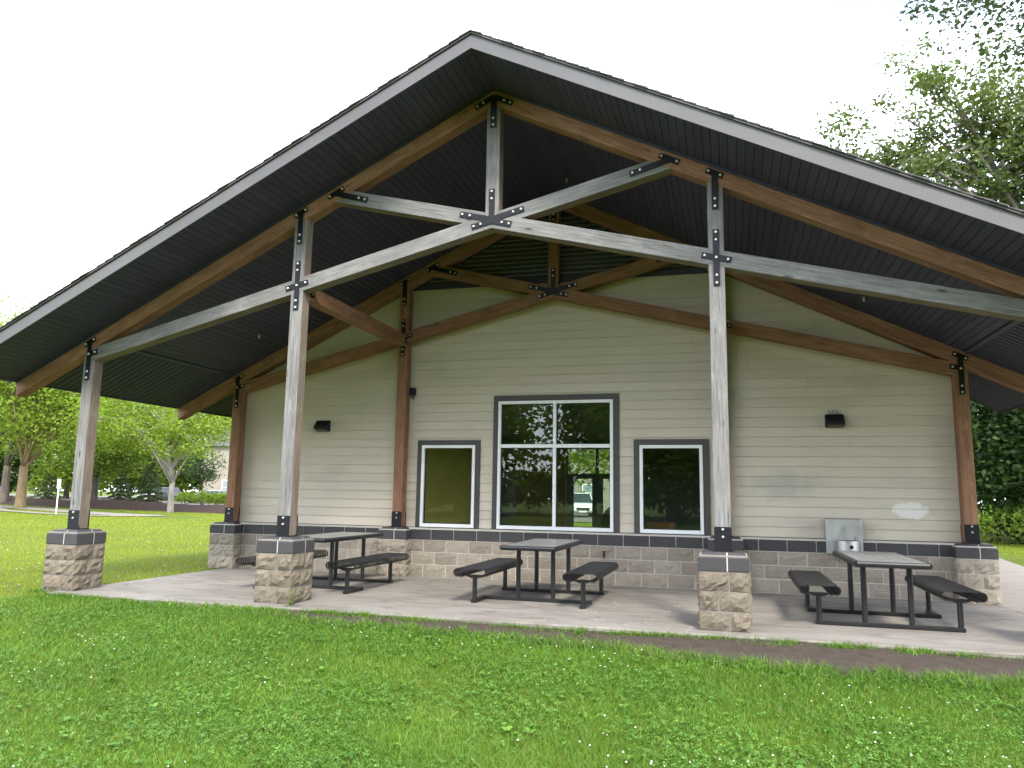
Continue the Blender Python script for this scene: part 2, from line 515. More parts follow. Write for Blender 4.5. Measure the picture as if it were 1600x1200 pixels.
# ------------------------------------------------------------------ building constants
A_X, B_X, D = 6.045, 2.712, 3.525       # outer and inner post lines, front face depth
W = 0.178                               # timber width
YR = 0.045                              # rear truss front face at y=-YR
PW = 0.51                               # pier width
ZP = 0.81                               # top of piers and masonry base
MR = 0.4955                             # roof slope
Z_RL, T_R = 6.336, 0.222                # rafter underside at ridge, vertical depth
Z_CL, MC, T_C = 4.686, 0.2488, 0.194    # scissor chord
Z_SOF = Z_RL + T_R + 0.002              # soffit underside at ridge
Y_FAS = -D - 0.935                      # gable fascia plane
XE = 7.342                              # eave
YS = 0.20                               # siding face
ROOF_Y1, MAIN_Y1 = 2.62, 17.0
FASC_H = 0.174

# ------------------------------------------------------------------ ground
DIRT_EDGE = [(-3.2, -3.95), (-1.9, -4.16), (-1.17, -4.36), (0.6, -4.42), (1.9, -4.57), (2.8, -4.84), (3.6, -4.96), (5.1, -4.84), (7.0, -4.62), (9.0, -4.35)]
def dirt_edge(x):
    xs, ys = zip(*DIRT_EDGE)
    return np.interp(x, xs, ys) - 0.20 * np.clip((np.asarray(x) + 3.2) / 1.5, 0, 1) + 0.05 * np.sin(np.asarray(x) * 5.1) + 0.035 * np.sin(np.asarray(x) * 12.7 + 1.0)

def gz(x, y):
    x = np.asarray(x, dtype=float); y = np.asarray(y, dtype=float)
    t = np.clip((-y - 4.0) / 4.5, 0, 1)
    t = t * t * (3 - 2 * t)
    z = -0.045 - 0.105 * t
    far = np.clip((np.hypot(x, y) - 9) / 10, 0, 1)
    z = z * (1 - far) + (-0.10) * far
    z = z + 0.012 * np.sin(x * 1.3 + y * 0.7) * np.sin(y * 1.1 - 0.5) * (1 - 0.5 * far)
    return z

def build_ground():
    xs = np.unique(np.concatenate([np.linspace(-400, -60, 12), np.linspace(-60, -12, 33), np.linspace(-12, 14, 105), np.linspace(14, 60, 24), np.linspace(60, 400, 12)]))
    ys = np.unique(np.concatenate([np.linspace(-300, -50, 8), np.linspace(-50, -14, 24), np.linspace(-14, 4, 73), np.linspace(4, 80, 40), np.linspace(80, 500, 12)]))
    X, Y = np.meshgrid(xs, ys)
    Zz = gz(X, Y)
    v = np.stack([X.ravel(), Y.ravel(), Zz.ravel()], 1)
    nx, ny = len(xs), len(ys)
    i = np.arange(nx * ny).reshape(ny, nx)
    f = np.stack([i[:-1, :-1].ravel(), i[:-1, 1:].ravel(), i[1:, 1:].ravel(), i[1:, :-1].ravel()], 1)
    tag(link('lawn_ground', np_mesh('lawn_ground', v, f, M['ground'], True)), 'flat green park lawn around the pavilion', kind='structure')
build_ground()

patio = MB()
patio.box((-5.98, -3.92, -0.16), (6.32, 0.0, 0.0))
patio.box((6.328, -3.92, -0.16), (8.75, -0.6, -0.004))
po = patio.obj('patio', M['patio'], bevel=0.012)
tag(po, 'grey stained concrete patio slab under the gable roof', kind='structure')
wk = MB()
wk.box((6.328, -0.59, -0.16), (8.72, 2.1, -0.006))
wk.box((6.328, 2.112, -0.16), (8.72, 5.0, -0.005))
wk.add([(6.33, 5.012, -0.006), (8.72, 5.012, -0.006), (9.3, 9.6, -0.02), (10.4, 16, -0.04), (8.6, 16, -0.04), (6.33, 9.0, -0.02)], [(0, 1, 2, 3, 4, 5)])
tag(wk.obj('side_path', M['walk']), 'pale concrete path along the right side of the building', kind='structure')

def build_dirt():
    xs = np.linspace(-3.2, 8.8, 200)
    rows = 9
    v, f = [], []
    for j in range(rows):
        s = j / (rows - 1)
        for k, x in enumerate(xs):
            y = -3.905 * (1 - s) + (float(dirt_edge(x)) - 0.12) * s
            z = float(gz(x, y)) + 0.014 + random.uniform(-0.004, 0.004)
            v.append((x, y, z))
    n = len(xs)
    for j in range(rows - 1):
        for k in range(n - 1):
            f.append((j * n + k, (j + 1) * n + k, (j + 1) * n + k + 1, j * n + k + 1))
    o = link('bare_dirt', mesh_from('bare_dirt', v, f, [M['dirt']], smooth=True))
    tag(o, 'strip of bare dark soil along the patio edge', kind='structure')
build_dirt()

def flat_poly(name, pts, mat, z, label):
    mb = MB()
    mb.add([(x, y, z) for x, y in pts], [tuple(range(len(pts)))])
    o = mb.obj(name, mat)
    tag(o, label, kind='structure')
    return o
flat_poly('footpath', [(-66, 39.5), (-47.6, 31.2), (-38.9, 26.8), (-32.6, 23.9), (-29.6, 22.8), (-28.0, 22.9), (-27.4, 24.0), (-28.8, 25.0), (-32.6, 26.0), (-38.0, 28.6), (-47.0, 33.2), (-66, 42.0)], M['walk'], -0.068,
          'concrete footpath crossing the far left lawn')
flat_poly('footpath', [(-60, 38.5), (-40.8, 25.0), (-34.4, 22.3), (-30.4, 21.5), (-28.6, 21.9), (-28.6, 22.7), (-30.6, 22.6), (-34.8, 23.4), (-41.2, 26.3), (-60, 40.3)], M['walk'], -0.060,
          'narrow footpath branching off nearer the building')
flat_poly('parking_lot', [(-140, 70), (-72, 52), (-52, 45.5), (-34, 38.5), (-12, 30), (6, 33), (10, 60), (-20, 86), (-140, 120)], M['lot'], -0.055,
          'pale concrete parking lot beyond the mulch bed')

def mulch_bed():
    front = [(-70, 46.5), (-60, 41.5), (-46.4, 35.4), (-38.4, 33.1), (-28.5, 30.4), (-22, 29.0)]
    back = [(-76, 55), (-65, 50), (-51, 43.5), (-42, 41.0), (-30, 36.5), (-22, 33.0)]
    fx = np.linspace(0, 5, 60)
    v, f = [], []
    rows = 9
    for j in range(rows):
        s = j / (rows - 1)
        for k in fx:
            a = np.array([np.interp(k, range(6), [p[i] for p in front]) for i in (0, 1)])
            b = np.array([np.interp(k, range(6), [p[i] for p in back]) for i in (0, 1)])
            p = a * (1 - s) + b * s
            h = -0.09 + 0.62 * math.sin(math.pi * min(1, s * 1.05)) ** 0.8 * (0.85 + 0.15 * math.sin(k * 3.1)) if 0 < s < 1 else -0.09
            v.append((p[0] + random.uniform(-.05, .05), p[1] + random.uniform(-.05, .05), h + random.uniform(-.03, .03)))
    n = len(fx)
    for j in range(rows - 1):
        for k in range(n - 1):
            f.append((j * n + k, j * n + k + 1, (j + 1) * n + k + 1, (j + 1) * n + k))
    o = link('mulch_bed', mesh_from('mulch_bed', v, f, [M['mulch']], smooth=True))
    tag(o, 'long mounded bed of dark brown bark mulch', kind='structure')
mulch_bed()

# ------------------------------------------------------------------ the building
B = empty('park_pavilion', (0, 0, 0))
tag(B, 'park building with khaki lap siding and a timber gable porch on stone piers', 'building')

# --- roof
def slope_band(mb, s, x0, x1, zb, zt, y0, y1, mi=0):
    """a band following the roof on side s, vertical from zb to zt above the soffit line"""
    z = lambda x: Z_SOF - MR * x
    poly = [(s * x0, z(x0) + zb), (s * x1, z(x1) + zb), (s * x1, z(x1) + zt), (s * x0, z(x0) + zt)]
    return mb.prism_xz(poly, y0, y1, mi)
deck = MB()
for s in (-1, 1):
    slope_band(deck, s, 0, XE - 0.02, 0.02, 0.165, Y_FAS + 0.022, ROOF_Y1)
    slope_band(deck, s, 0, 6.35, 0.02, 0.16, ROOF_Y1 + 0.002, MAIN_Y1)
roof = deck.obj('roof', M['soffit'], B)
for s in (-1, 1):
    fb = MB(); slope_band(fb, s, 0, XE, 0.0, FASC_H, Y_FAS, Y_FAS + 0.02)
    fb.obj('fascia_board', M['fascia'], roof)
    db = MB(); slope_band(db, s, 0, XE + 0.02, FASC_H, FASC_H + 0.024, Y_FAS - 0.022, Y_FAS + 0.1)
    db.obj('drip_edge', M['trim'], roof)
    z = Z_SOF - MR * XE
    eb = MB(); eb.box((min(s * (XE - 0.018), s * (XE + 0.004)), Y_FAS + 0.003, z - 0.012), (max(s * (XE - 0.018), s * (XE + 0.004)), ROOF_Y1, z + 0.165))
    eb.obj('eave_board', M['trim'], roof)
    # end board closing the side overhang at the back
    cb = MB(); slope_band(cb, s, A_X + 0.2, XE - 0.02, -0.01, 0.15, ROOF_Y1 + 0.004, ROOF_Y1 + 0.02)
    cb.obj('end_board', M['trim'], roof)
# shingle courses, stepped along the rake
sh = MB()
for s in (-1, 1):
    n = 58
    step = (XE + 0.03) / n
    for k in range(n):
        x0, x1 = k * step, (k + 1) * step + 0.015
        zb = FASC_H + 0.026
        lift = 0.020 + random.uniform(-.003, .004)
        z0, z1 = Z_SOF - MR * x0, Z_SOF - MR * x1
        j = random.uniform(0, 0.018)
        poly = [(s * x0, z0 + zb), (s * x1, z1 + zb), (s * x1, z1 + zb + lift), (s * x0, z0 + zb + 0.006)]
        sh.prism_xz(poly, Y_FAS - 0.028 - j, ROOF_Y1 if x1 > 6.4 else MAIN_Y1)
so = sh.obj('shingles', M['shingle'], roof)
tag(so, kind='stuff')

# soffit boards running front to back
pitch = 0.0895
ang = math.atan(MR)
def soffit_mesh(length, w):
    mb = MB(); mb.box((0.0032, 0, 0), (w - 0.0032, length, 0.016))
    return mb.mesh('soffit_board', [M['soffit']], bevel=0.0016)
sw = pitch / math.cos(ang)
long_me = soffit_mesh(YS - 0.01 - (Y_FAS + 0.021), sw)
short_me = soffit_mesh(-D + 0.09 - (Y_FAS + 0.021), sw)
for s in (-1, 1):
    k = 0
    while (k + 1) * pitch <= XE - 0.01:
        x0 = k * pitch
        me = long_me if (k + 1) * pitch < 6.13 else short_me
        o = link('soffit_board', me, roof)
        if s > 0:
            o.location = (x0, Y_FAS + 0.021, Z_SOF - MR * x0)
            o.rotation_euler = (0, ang, 0)
        else:
            o.location = (-(x0 + pitch), Y_FAS + 0.021, Z_SOF - MR * (x0 + pitch))
            o.rotation_euler = (0, -ang, 0)
        k += 1
    xq = (k - (1 if False else 0)) * pitch
# vented eave panels running down the slope
x_in = 6.135
plen = (XE - 0.02 - x_in) / math.cos(ang)
pm = MB()
pm.box((0, 0.002, 0), (plen, 0.060, 0.014)); pm.box((0, 0.064, 0.003), (plen, 0.126, 0.014))
pm.box((0, 0.018, -0.004), (plen, 0.024, 0.0)); pm.box((0, 0.040, -0.004), (plen, 0.046, 0.0))
eave_me = pm.mesh('eave_panel', [M['soffit']])
for s in (-1, 1):
    y = -D + 0.10
    while y < ROOF_Y1 - 0.13:
        o = link('eave_panel', eave_me, roof)
        if s > 0:
            o.location = (x_in, y, Z_SOF - MR * x_in); o.rotation_euler = (0, ang, 0)
        else:
            o.location = (-(XE - 0.02), y, Z_SOF - MR * (XE - 0.02)); o.rotation_euler = (0, -ang, 0)
        y += 0.128
    tb = MB(); slope_band(tb, s, x_in - 0.035, x_in + 0.02, -0.012, -0.0005, -D + 0.19, YS - 0.02)
    tb.obj('soffit_trim', M['soffit'], roof)

# --- walls
wall = MB()
def holes_wall(mb, y0, y1):
    top = 3.35
    mb.box((-6.1, y0, 0.0), (6.1, y1, 0.80))
    for x0, x1 in ((-6.1, -2.36), (-1.40, -0.975), (0.975, 1.41), (2.385, 6.1)):
        mb.box((x0, y0, 0.80), (x1, y1, 2.20))
    for x0, x1 in ((-6.1, -0.975), (0.975, 6.1)):
        mb.box((x0, y0, 2.20), (x1, y1, 2.95))
    z = lambda x: Z_SOF - MR * x
    mb.prism_xz([(-6.1, 2.95), (6.1, 2.95), (6.1, z(6.1)), (0, z(0)), (-6.1, z(6.1))], y0, y1)
holes_wall(wall, YS + 0.014, YS + 0.16)
front_wall = wall.obj('front_wall', M['dark_int'], B)
rest = MB()
YB = 16.0
for x0, x1 in ((-6.1, -5.95), (5.95, 6.1)):
    # side walls with unseen window openings added to light the room
    rest.box((x0, YS + 0.161, 0.0), (x1, YB, 0.9))
    rest.box((x0, YS + 0.161, 2.6), (x1, YB, 3.5))
    for ya, yb in ((YS + 0.161, 1.0), (3.8, 4.4), (7.6, 8.6), (11.5, 12.2), (15.2, YB)):
        rest.box((x0, ya, 0.9), (x1, yb, 2.6))
# rear wall with glazed doors and transoms
dz = ((-2.84, -2.13), (-1.74, -1.02))
xs_ = [-6.1, -3.06, -1.99, -1.91, -0.85, 6.1]
rest.box((-6.1, YB + .001, 0.0), (-2.84, YB + .15, 2.03)); rest.box((-2.13, YB + .001, 0.0), (-1.74, YB + .15, 2.03)); rest.box((-1.02, YB + .001, 0.0), (6.1, YB + .15, 2.03))
rest.box((-6.1, YB + .001, 2.03), (6.1, YB + .15, 2.22))
rest.box((-6.1, YB + .001, 2.22), (-3.06, YB + .15, 3.13)); rest.box((-1.99, YB + .001, 2.22), (-1.90, YB + .15, 3.13)); rest.box((-0.85, YB + .001, 2.22), (6.1, YB + .15, 3.13))
rest.box((-6.1, YB + .001, 3.13), (6.1, YB + .15, 3.5))
rest.obj('outer_wall', M['dark_int'], B)
fl = MB(); fl.box((-5.95, YS + 0.162, -0.05), (5.95, YB, 0.02)); fl.obj('interior_floor', M['int_floor'], B)
ce = MB(); ce.box((-6.09, YS + 0.162, 3.51), (6.09, YB + 0.15, 3.6)); ce.obj('interior_ceiling', M['dark_int'], B)
pt = MB(); pt.box((-5.9, 5.0, 0.021), (-2.55, 5.12, 2.7))
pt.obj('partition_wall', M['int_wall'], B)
pt = MB(); pt.box((-2.54, 7.0, 0.021), (-1.25, 7.12, 2.3)); pt.obj('partition_wall', M['int_dim'], B)  # set back piece with the room's dimness painted into its colour
for y0, y1, z0, z1, x0, x1 in ((YB + .06, YB + .07, 0.05, 2.03, -2.84, -2.13), (YB + .06, YB + .07, 0.05, 2.03, -1.74, -1.02), (YB + .06, YB + .07, 2.22, 3.13, -3.06, -1.99), (YB + .06, YB + .07, 2.22, 3.13, -1.90, -0.85)):
    g = MB(); g.box((x0, y0, z0), (x1, y1, z1)); g.obj('rear_door_pane', M['glass_clear'], B)

# lap siding, board by board
WINS = [(-1.075, 1.075, 2.90, 3.065), (-2.455, -1.305, 2.15, 2.306), (1.310, 2.495, 2.15, 2.306)]
EXPO = 0.1525
def lap_board(xa0, xa1, xb0, xb1, z0, z1):
    """bottom edge xa0..xa1, top edge xb0..xb1"""
    yb, yt = YS - 0.014, YS + 0.002
    v = [(xa0, yb, z0), (xa1, yb, z0), (xb1, yt, z1), (xb0, yt, z1),
         (xa0, yb + 0.010, z0), (xa1, yb + 0.010, z0), (xb1, yt + 0.010, z1), (xb0, yt + 0.010, z1)]
    f = [(0, 1, 2, 3), (5, 4, 7, 6), (4, 5, 1, 0), (3, 2, 6, 7), (1, 5, 6, 2), (4, 0, 3, 7)]
    return v, f
row = 0
while True:
    z0 = ZP + 0.003 + EXPO * row
    z1 = z0 + EXPO + 0.004
    lim = lambda z: min(6.06, (Z_SOF - z) / MR - 0.02)
    ex0, ex1 = lim(z0), lim(z1)
    if z1 > 5.02:
        z1 = 5.02
        ex1 = lim(z1)
    if z0 > 5.0:
        break
    spans = [(-ex0, ex0)]
    for (a, b, zt, _) in WINS:
        if z0 < zt:
            ns = []
            for (p, q) in spans:
                if b <= p or a >= q:
                    ns.append((p, q))
                else:
                    if a > p: ns.append((p, a))
                    if b < q: ns.append((b, q))
            spans = ns
    for (p, q) in spans:
        cuts = [p]
        while q - cuts[-1] > 4.4:
            cuts.append(cuts[-1] + random.uniform(2.2, 3.7))
        cuts.append(q)
        for a, b in zip(cuts[:-1], cuts[1:]):
            ta = -ex1 if abs(a + ex0) < 1e-6 else a
            tb_ = ex1 if abs(b - ex0) < 1e-6 else b
            g = 0.0012
            v, f = lap_board(a + g, b - g, ta + g, tb_ - g, z0, z1)
            bm_ = mesh_from('siding_board', [(x - a, y - YS, z - z0) for x, y, z in v], f, [M['siding']])
            link('siding_board', bm_, front_wall, (a, YS, z0))
    row += 1

# gable louvre
vent = MB()
zv0 = 5.02
zlim = lambda z: (Z_SOF - 0.02 - z) / MR
vent.prism_xz([(-zlim(zv0), zv0), (zlim(zv0), zv0), (0, Z_SOF - 0.02)], YS + 0.006, YS + 0.0135)
gv = vent.obj('gable_vent', M['soffit'], B)
tr = MB()
tr.prism_xz([(-zlim(zv0), zv0 + 0.001), (zlim(zv0), zv0 + 0.001), (zlim(zv0 + .09), zv0 + 0.09), (-zlim(zv0 + .09), zv0 + 0.09)], YS - 0.03, YS + 0.005)
tr.obj('vent_trim', M['soffit'], gv)
for s in (-1, 1):
    tr = MB()
    z = lambda x: Z_SOF - 0.02 - MR * x
    for (o0, o1, yy) in ((0.02, 0.13, YS - 0.026), (0.17, 0.20, YS - 0.035)):
        xe = (Z_SOF - 0.02 - o1 - 5.125) / MR
        tr.prism_xz([(0, z(0) - o0), (s * xe, z(xe) - o0), (s * xe, z(xe) - o1), (0, z(0) - o1)], yy, YS + 0.004)
    tr.obj('vent_trim', M['soffit'], gv)
zz = 5.15
while zz < 6.2:
    h = (Z_SOF - 0.02 - 0.2 - zz - 0.03) / MR
    if h < 0.1: break
    mb = MB()
    mb.add([(-h, YS - 0.045, zz), (h, YS - 0.045, zz), (h, YS - 0.045, zz + 0.012), (-h, YS - 0.045, zz + 0.012),
            (-h, YS + 0.004, zz + 0.045), (h, YS + 0.004, zz + 0.045), (h, YS + 0.004, zz + 0.057), (-h, YS + 0.004, zz + 0.057)],
           [(0, 1, 2, 3), (3, 2, 6, 7), (5, 4, 7, 6), (4, 5, 1, 0), (1, 5, 6, 2), (4, 0, 3, 7)])
    mb.obj('louvre_slat', M['slat'], gv)
    zz += 0.082

# --- windows
def window(x0, x1, z1, fx0, fx1, fz1, mull=False):
    z0 = ZP + 0.004
    t = MB()
    t.box((x0, YS - 0.034, z0), (fx0, YS - 0.004, z1)); t.box((fx1, YS - 0.034, z0), (x1, YS - 0.004, z1))
    t.box((fx0 + .0005, YS - 0.034, fz1), (fx1 - .0005, YS - 0.004, z1))
    w = t.obj('window', M['trim'], B)
    fr = MB(); b = 0.052
    ya, yb = YS - 0.055, YS + 0.05
    fr.box((fx0 + .001, ya, z0 + .003), (fx0 + b, yb, fz1 - .001)); fr.box((fx1 - b, ya, z0 + .003), (fx1 - .001, yb, fz1 - .001))
    fr.box((fx0 + b + .0005, ya, fz1 - b), (fx1 - b - .0005, yb, fz1 - .001)); fr.box((fx0 + b + .0005, ya - 0.004, z0 + .003), (fx1 - b - .0005, yb, z0 + 0.062))
    fr.obj('frame', M['white'], w, bevel=0.004)
    gx0, gx1, gz0, gz1 = fx0 + b, fx1 - b, z0 + 0.062, fz1 - b
    if mull:
        zm = 2.20
        m = MB(); m.box((-0.027, ya + 0.004, gz0), (0.027, yb - .002, gz1)); m.obj('mullion', M['white'], w, bevel=0.003)
        for (p, q) in ((gx0, -0.0275), (0.0275, gx1)):
            m = MB(); m.box((p, ya + 0.006, zm - 0.03), (q, yb - .004, zm + 0.03)); m.obj('transom_bar', M['white'], w, bevel=0.003)
        panes = [(p, q, r, s) for (p, q) in ((gx0, -0.0275), (0.0275, gx1)) for (r, s) in ((gz0, zm - .03), (zm + .03, gz1))]
    else:
        panes = [(gx0, gx1, gz0, gz1)]
    for (p, q, r, s) in panes:
        g = MB(); g.add([(p, YS + .012, r), (q, YS + .012, r), (q, YS + .012, s), (p, YS + .012, s)], [(0, 1, 2, 3)])
        g.obj('pane', M['glass'], w)
        # black glazing gasket
        k = MB(); e = 0.011
        k.box((p, YS - .012, r), (p + e, YS + .011, s)); k.box((q - e, YS - .012, r), (q, YS + .011, s))
        k.box((p + e, YS - .012, r), (q - e, YS + .011, r + e)); k.box((p + e, YS - .012, s - e), (q - e, YS + .011, s))
        k.obj('gasket', M['rubber'], w)
window(-1.075, 1.075, 3.065, -0.985, 0.98, 2.966, True)
window(-2.455, -1.305, 2.306, -2.37, -1.388, 2.218)
window(1.310, 2.495, 2.306, 1.403, 2.394, 2.212)

# --- masonry base: split face blocks, caps
def rough_box(a, b, outs, amp, nx=4, nz=3, seed=0, edge=0.45):
    """box whose listed faces ('-y','+x','-x','+y') are gridded and knocked rough"""
    rr = random.Random(seed)
    (x0, y0, z0), (x1, y1, z1) = a, b
    mb = MB()
    mb.add([(x0, y0, z0), (x1, y0, z0), (x1, y1, z0), (x0, y1, z0), (x0, y0, z1), (x1, y0, z1), (x1, y1, z1), (x0, y1, z1)],
           [(0, 3, 2, 1), (4, 5, 6, 7)] + [f for k, f in (('-y', (0, 1, 5, 4)), ('+x', (1, 2, 6, 5)), ('+y', (2, 3, 7, 6)), ('-x', (3, 0, 4, 7))) if k not in outs])
    for k in outs:
        v = []
        for j in range(nz + 1):
            for i in range(nx + 1):
                u, w = i / nx, j / nz
                border = i in (0, nx) or j in (0, nz)
                d = (rr.uniform(0.15, 1.0) * amp) if not border else (rr.uniform(-0.1, 0.35) * amp * edge)
                corner_v = j in (0, nz)
                uu = u if border else u + rr.uniform(-.3, .3) / nx
                ww = w if corner_v else w + rr.uniform(-.3, .3) / nz
                if i in (0, nx): d = 0.0
                if k == '-y': v.append((x0 + (x1 - x0) * uu, y0 - d, z0 + (z1 - z0) * ww))
                if k == '+y': v.append((x1 - (x1 - x0) * uu, y1 + d, z0 + (z1 - z0) * ww))
                if k == '+x': v.append((x1 + d, y0 + (y1 - y0) * uu, z0 + (z1 - z0) * ww))
                if k == '-x': v.append((x0 - d, y1 - (y1 - y0) * uu, z0 + (z1 - z0) * ww))
        n = nx + 1
        mb.add(v, [(j * n + i, j * n + i + 1, (j + 1) * n + i + 1, (j + 1) * n + i) for j in range(nz) for i in range(nx)])
    return mb

CH = ZP / 4
J = 0.0065
base = MB()
base.box((-6.28, 0.004, -0.1), (6.28, YS + 0.012, ZP - 0.006))
mbase = base.obj('masonry_base', M['mortar'], B)
BL = 0.406
block_meshes = [rough_box((0, 0, 0), (BL - 2 * J, 0.10, CH - 2 * J), ('-y',), 0.016, 5, 3, s).mesh('block', [M['block']]) for s in range(8)]
half_meshes = [rough_box((0, 0, 0), (BL / 2 - 2 * J, 0.10, CH - 2 * J), ('-y',), 0.016, 3, 3, s + 50).mesh('block', [M['block']]) for s in range(4)]
PIER_X = (-A_X, -B_X, B_X, A_X)
def in_pier(x0, x1):
    return any(x0 > p - PW / 2 - 0.01 and x1 < p + PW / 2 + 0.01 for p in PIER_X)
for c in range(3):
    x = -6.28 + (BL / 2 if c % 2 else 0)
    z = c * CH + J
    if c % 2:
        link('block', random.choice(half_meshes), mbase, (-6.28, 0.0, z))
    while x < 6.27:
        full = x + BL <= 6.29
        if not in_pier(x, x + BL):
            link('block', random.choice(block_meshes if full else half_meshes), mbase, (x + J, 0.0, z))
        x += BL
def cap_mesh(length):
    mb = MB()
    z1 = CH - 2 * J
    ch = 0.035
    prof = [(0.0, 0.0), (0.21, 0.0), (0.21, z1), (ch, z1), (0.0, z1 - ch)]
    n = 5
    v = [(J, y, z) for y, z in prof] + [(length - J, y, z) for y, z in prof]
    f = [tuple(range(n))[::-1], tuple(range(n, 2 * n))] + [(k, (k + 1) % n, n + (k + 1) % n, n + k) for k in range(n)]
    f = [t[::-1] for t in f]
    mb.add(v, f)
    return mb.mesh('cap_block', [M['cap']])
capm, capm2 = cap_mesh(BL), cap_mesh(BL / 2)
x = -6.28 + 0.13
while x + BL < 6.29:
    if not in_pier(x, x + BL):
        link('cap_block', capm, mbase, (x, -0.006, 3 * CH + J))
    x += BL

def pier(cx, cy, depth, courses, ground_z, mat, name, back_flat=False, seed=0):
    """square pier of pinwheeled split-face blocks with a chamfered cap; front face at cy - PW/2"""
    root_mb = MB()
    x0, x1, y0 = cx - PW / 2, cx + PW / 2, cy - PW / 2
    y1 = y0 + depth
    i = 0.006
    zb = ZP - CH * (courses + 1)
    root_mb.box((x0 + i, y0 + i, zb), (x1 - i, y1 - i, ZP - 0.03))
    pr = root_mb.obj(name, M['pier_mortar'] if depth > 0.4 else M['mortar'], B)
    for c in range(courses):
        z0, z1 = zb + c * CH + J, zb + (c + 1) * CH - J
        t = 0.20
        big = 0.31 if (c % 2) else 0.20
        specs = []
        # pinwheel: front-left, front-right, back-left, back-right
        specs.append(((x0, y0), (x0 + big - J, y0 + (0.51 - big) - J), ('-y', '-x')))
        specs.append(((x0 + big + J, y0), (x1, y0 + big - J), ('-y', '+x')))
        if depth > 0.4:
            specs.append(((x0, y0 + (0.51 - big) + J), (x0 + (0.51 - big) - J, y1), ('-x', '+y')))
            specs.append(((x0 + (0.51 - big) + J, y0 + big + J), (x1, y1), ('+x', '+y')))
        for k, ((a0, b0), (a1, b1), outs) in enumerate(specs):
            if depth <= 0.4: b1 = min(b1, y1)
            rough_box((a0, b0, z0), (a1, b1, z1), outs, 0.034, 5, 4, seed * 97 + c * 13 + k).obj('block', mat, pr)
    # cap: four corner blocks with a sloped top edge
    z0, z1 = ZP - CH + J, ZP - 0.002
    ch = 0.062
    split = 0.30
    o = 0.006
    X0, X1, Y0, Y1 = x0 - o, x1 + o, y0 - o, y1 + (o if depth > 0.4 else 0)
    for (a0, a1, b0, b1, sx, sy) in ((X0, X0 + split - J, Y0, Y0 + 0.21 - J, -1, -1), (X0 + split + J, X1, Y0, Y0 + split - J, 1, -1),
                                     (X0, X0 + 0.21 - J, Y0 + 0.21 + J, Y1, -1, 1), (X0 + 0.21 + J, X1, Y0 + split + J, Y1, 1, 1)):
        if b1 <= b0 + 0.02: continue
        b1 = min(b1, Y1)
        ta0, ta1 = (a0 + ch, a1) if sx < 0 else (a0, a1 - ch)
        tb0, tb1 = (b0 + ch, b1) if sy < 0 else (b0, b1 - ch if depth > 0.4 else b1)
        zc = z1 - ch * 0.9
        v = [(a0, b0, z0), (a1, b0, z0), (a1, b1, z0), (a0, b1, z0), (a0, b0, zc), (a1, b0, zc), (a1, b1, zc), (a0, b1, zc),
             (ta0, tb0, z1), (ta1, tb0, z1), (ta1, tb1, z1), (ta0, tb1, z1)]
        f = [(0, 3, 2, 1), (0, 1, 5, 4), (1, 2, 6, 5), (2, 3, 7, 6), (3, 0, 4, 7), (4, 5, 9, 8), (5, 6, 10, 9), (6, 7, 11, 10), (7, 4, 8, 11), (8, 9, 10, 11)]
        mb = MB(); mb.add(v, f); mb.obj('cap_block', M['cap'], pr, bevel=0.004)
    # mortar bedding showing in the cap joints
    mm = MB()
    e = 0.004
    tp = [(X0 + e, Y0 + e), (X1 - e, Y0 + e), (X1 - e, Y1 - e), (X0 + e, Y1 - e)]
    c2 = ch
    ti = [(X0 + c2, Y0 + c2), (X1 - c2, Y0 + c2), (X1 - c2, Y1 - (c2 if depth > .4 else e)), (X0 + c2, Y1 - (c2 if depth > .4 else e))]
    v = [(x_, y_, z0) for x_, y_ in tp] + [(x_, y_, z1 - ch * 0.9 - 0.004) for x_, y_ in tp] + [(x_, y_, z1 - 0.006) for x_, y_ in ti]
    f = [(0, 3, 2, 1)] + [(k, (k + 1) % 4, 4 + (k + 1) % 4, 4 + k) for k in range(4)] + [(4 + k, 4 + (k + 1) % 4, 8 + (k + 1) % 4, 8 + k) for k in range(4)] + [(8, 9, 10, 11)]
    mm.add(v, f); mm.obj('mortar_joint', M['mortar'], pr)
    return pr
for k, px in enumerate(PIER_X):
    pier(px, -D + W / 2, PW, 4, -0.1, M['pier'], 'stone_pier', seed=k + 1)
    pier(px, -YR + W / 2, 0.24, 3, 0.0, M['block'], 'wall_pier', seed=k + 11)

# --- timber frame
def timber(name, poly, a, y0, y1, front, other, parent=B):
    """prism in the xz plane from a world polygon; local X runs along the timber at angle a"""
    ox, oz = poly[0]
    ca, sa = math.cos(a), math.sin(a)
    yc = (y0 + y1) / 2
    loc = [((x - ox) * ca + (z - oz) * sa, -(x - ox) * sa + (z - oz) * ca) for x, z in poly]
    mb = MB()
    mb.prism_xz(loc, y0 - yc, y1 - yc, 1, 0)
    return mb.obj(name, [front, other], parent, bevel=0.006, loc=(ox, yc, oz), rot=(0, -a, 0))

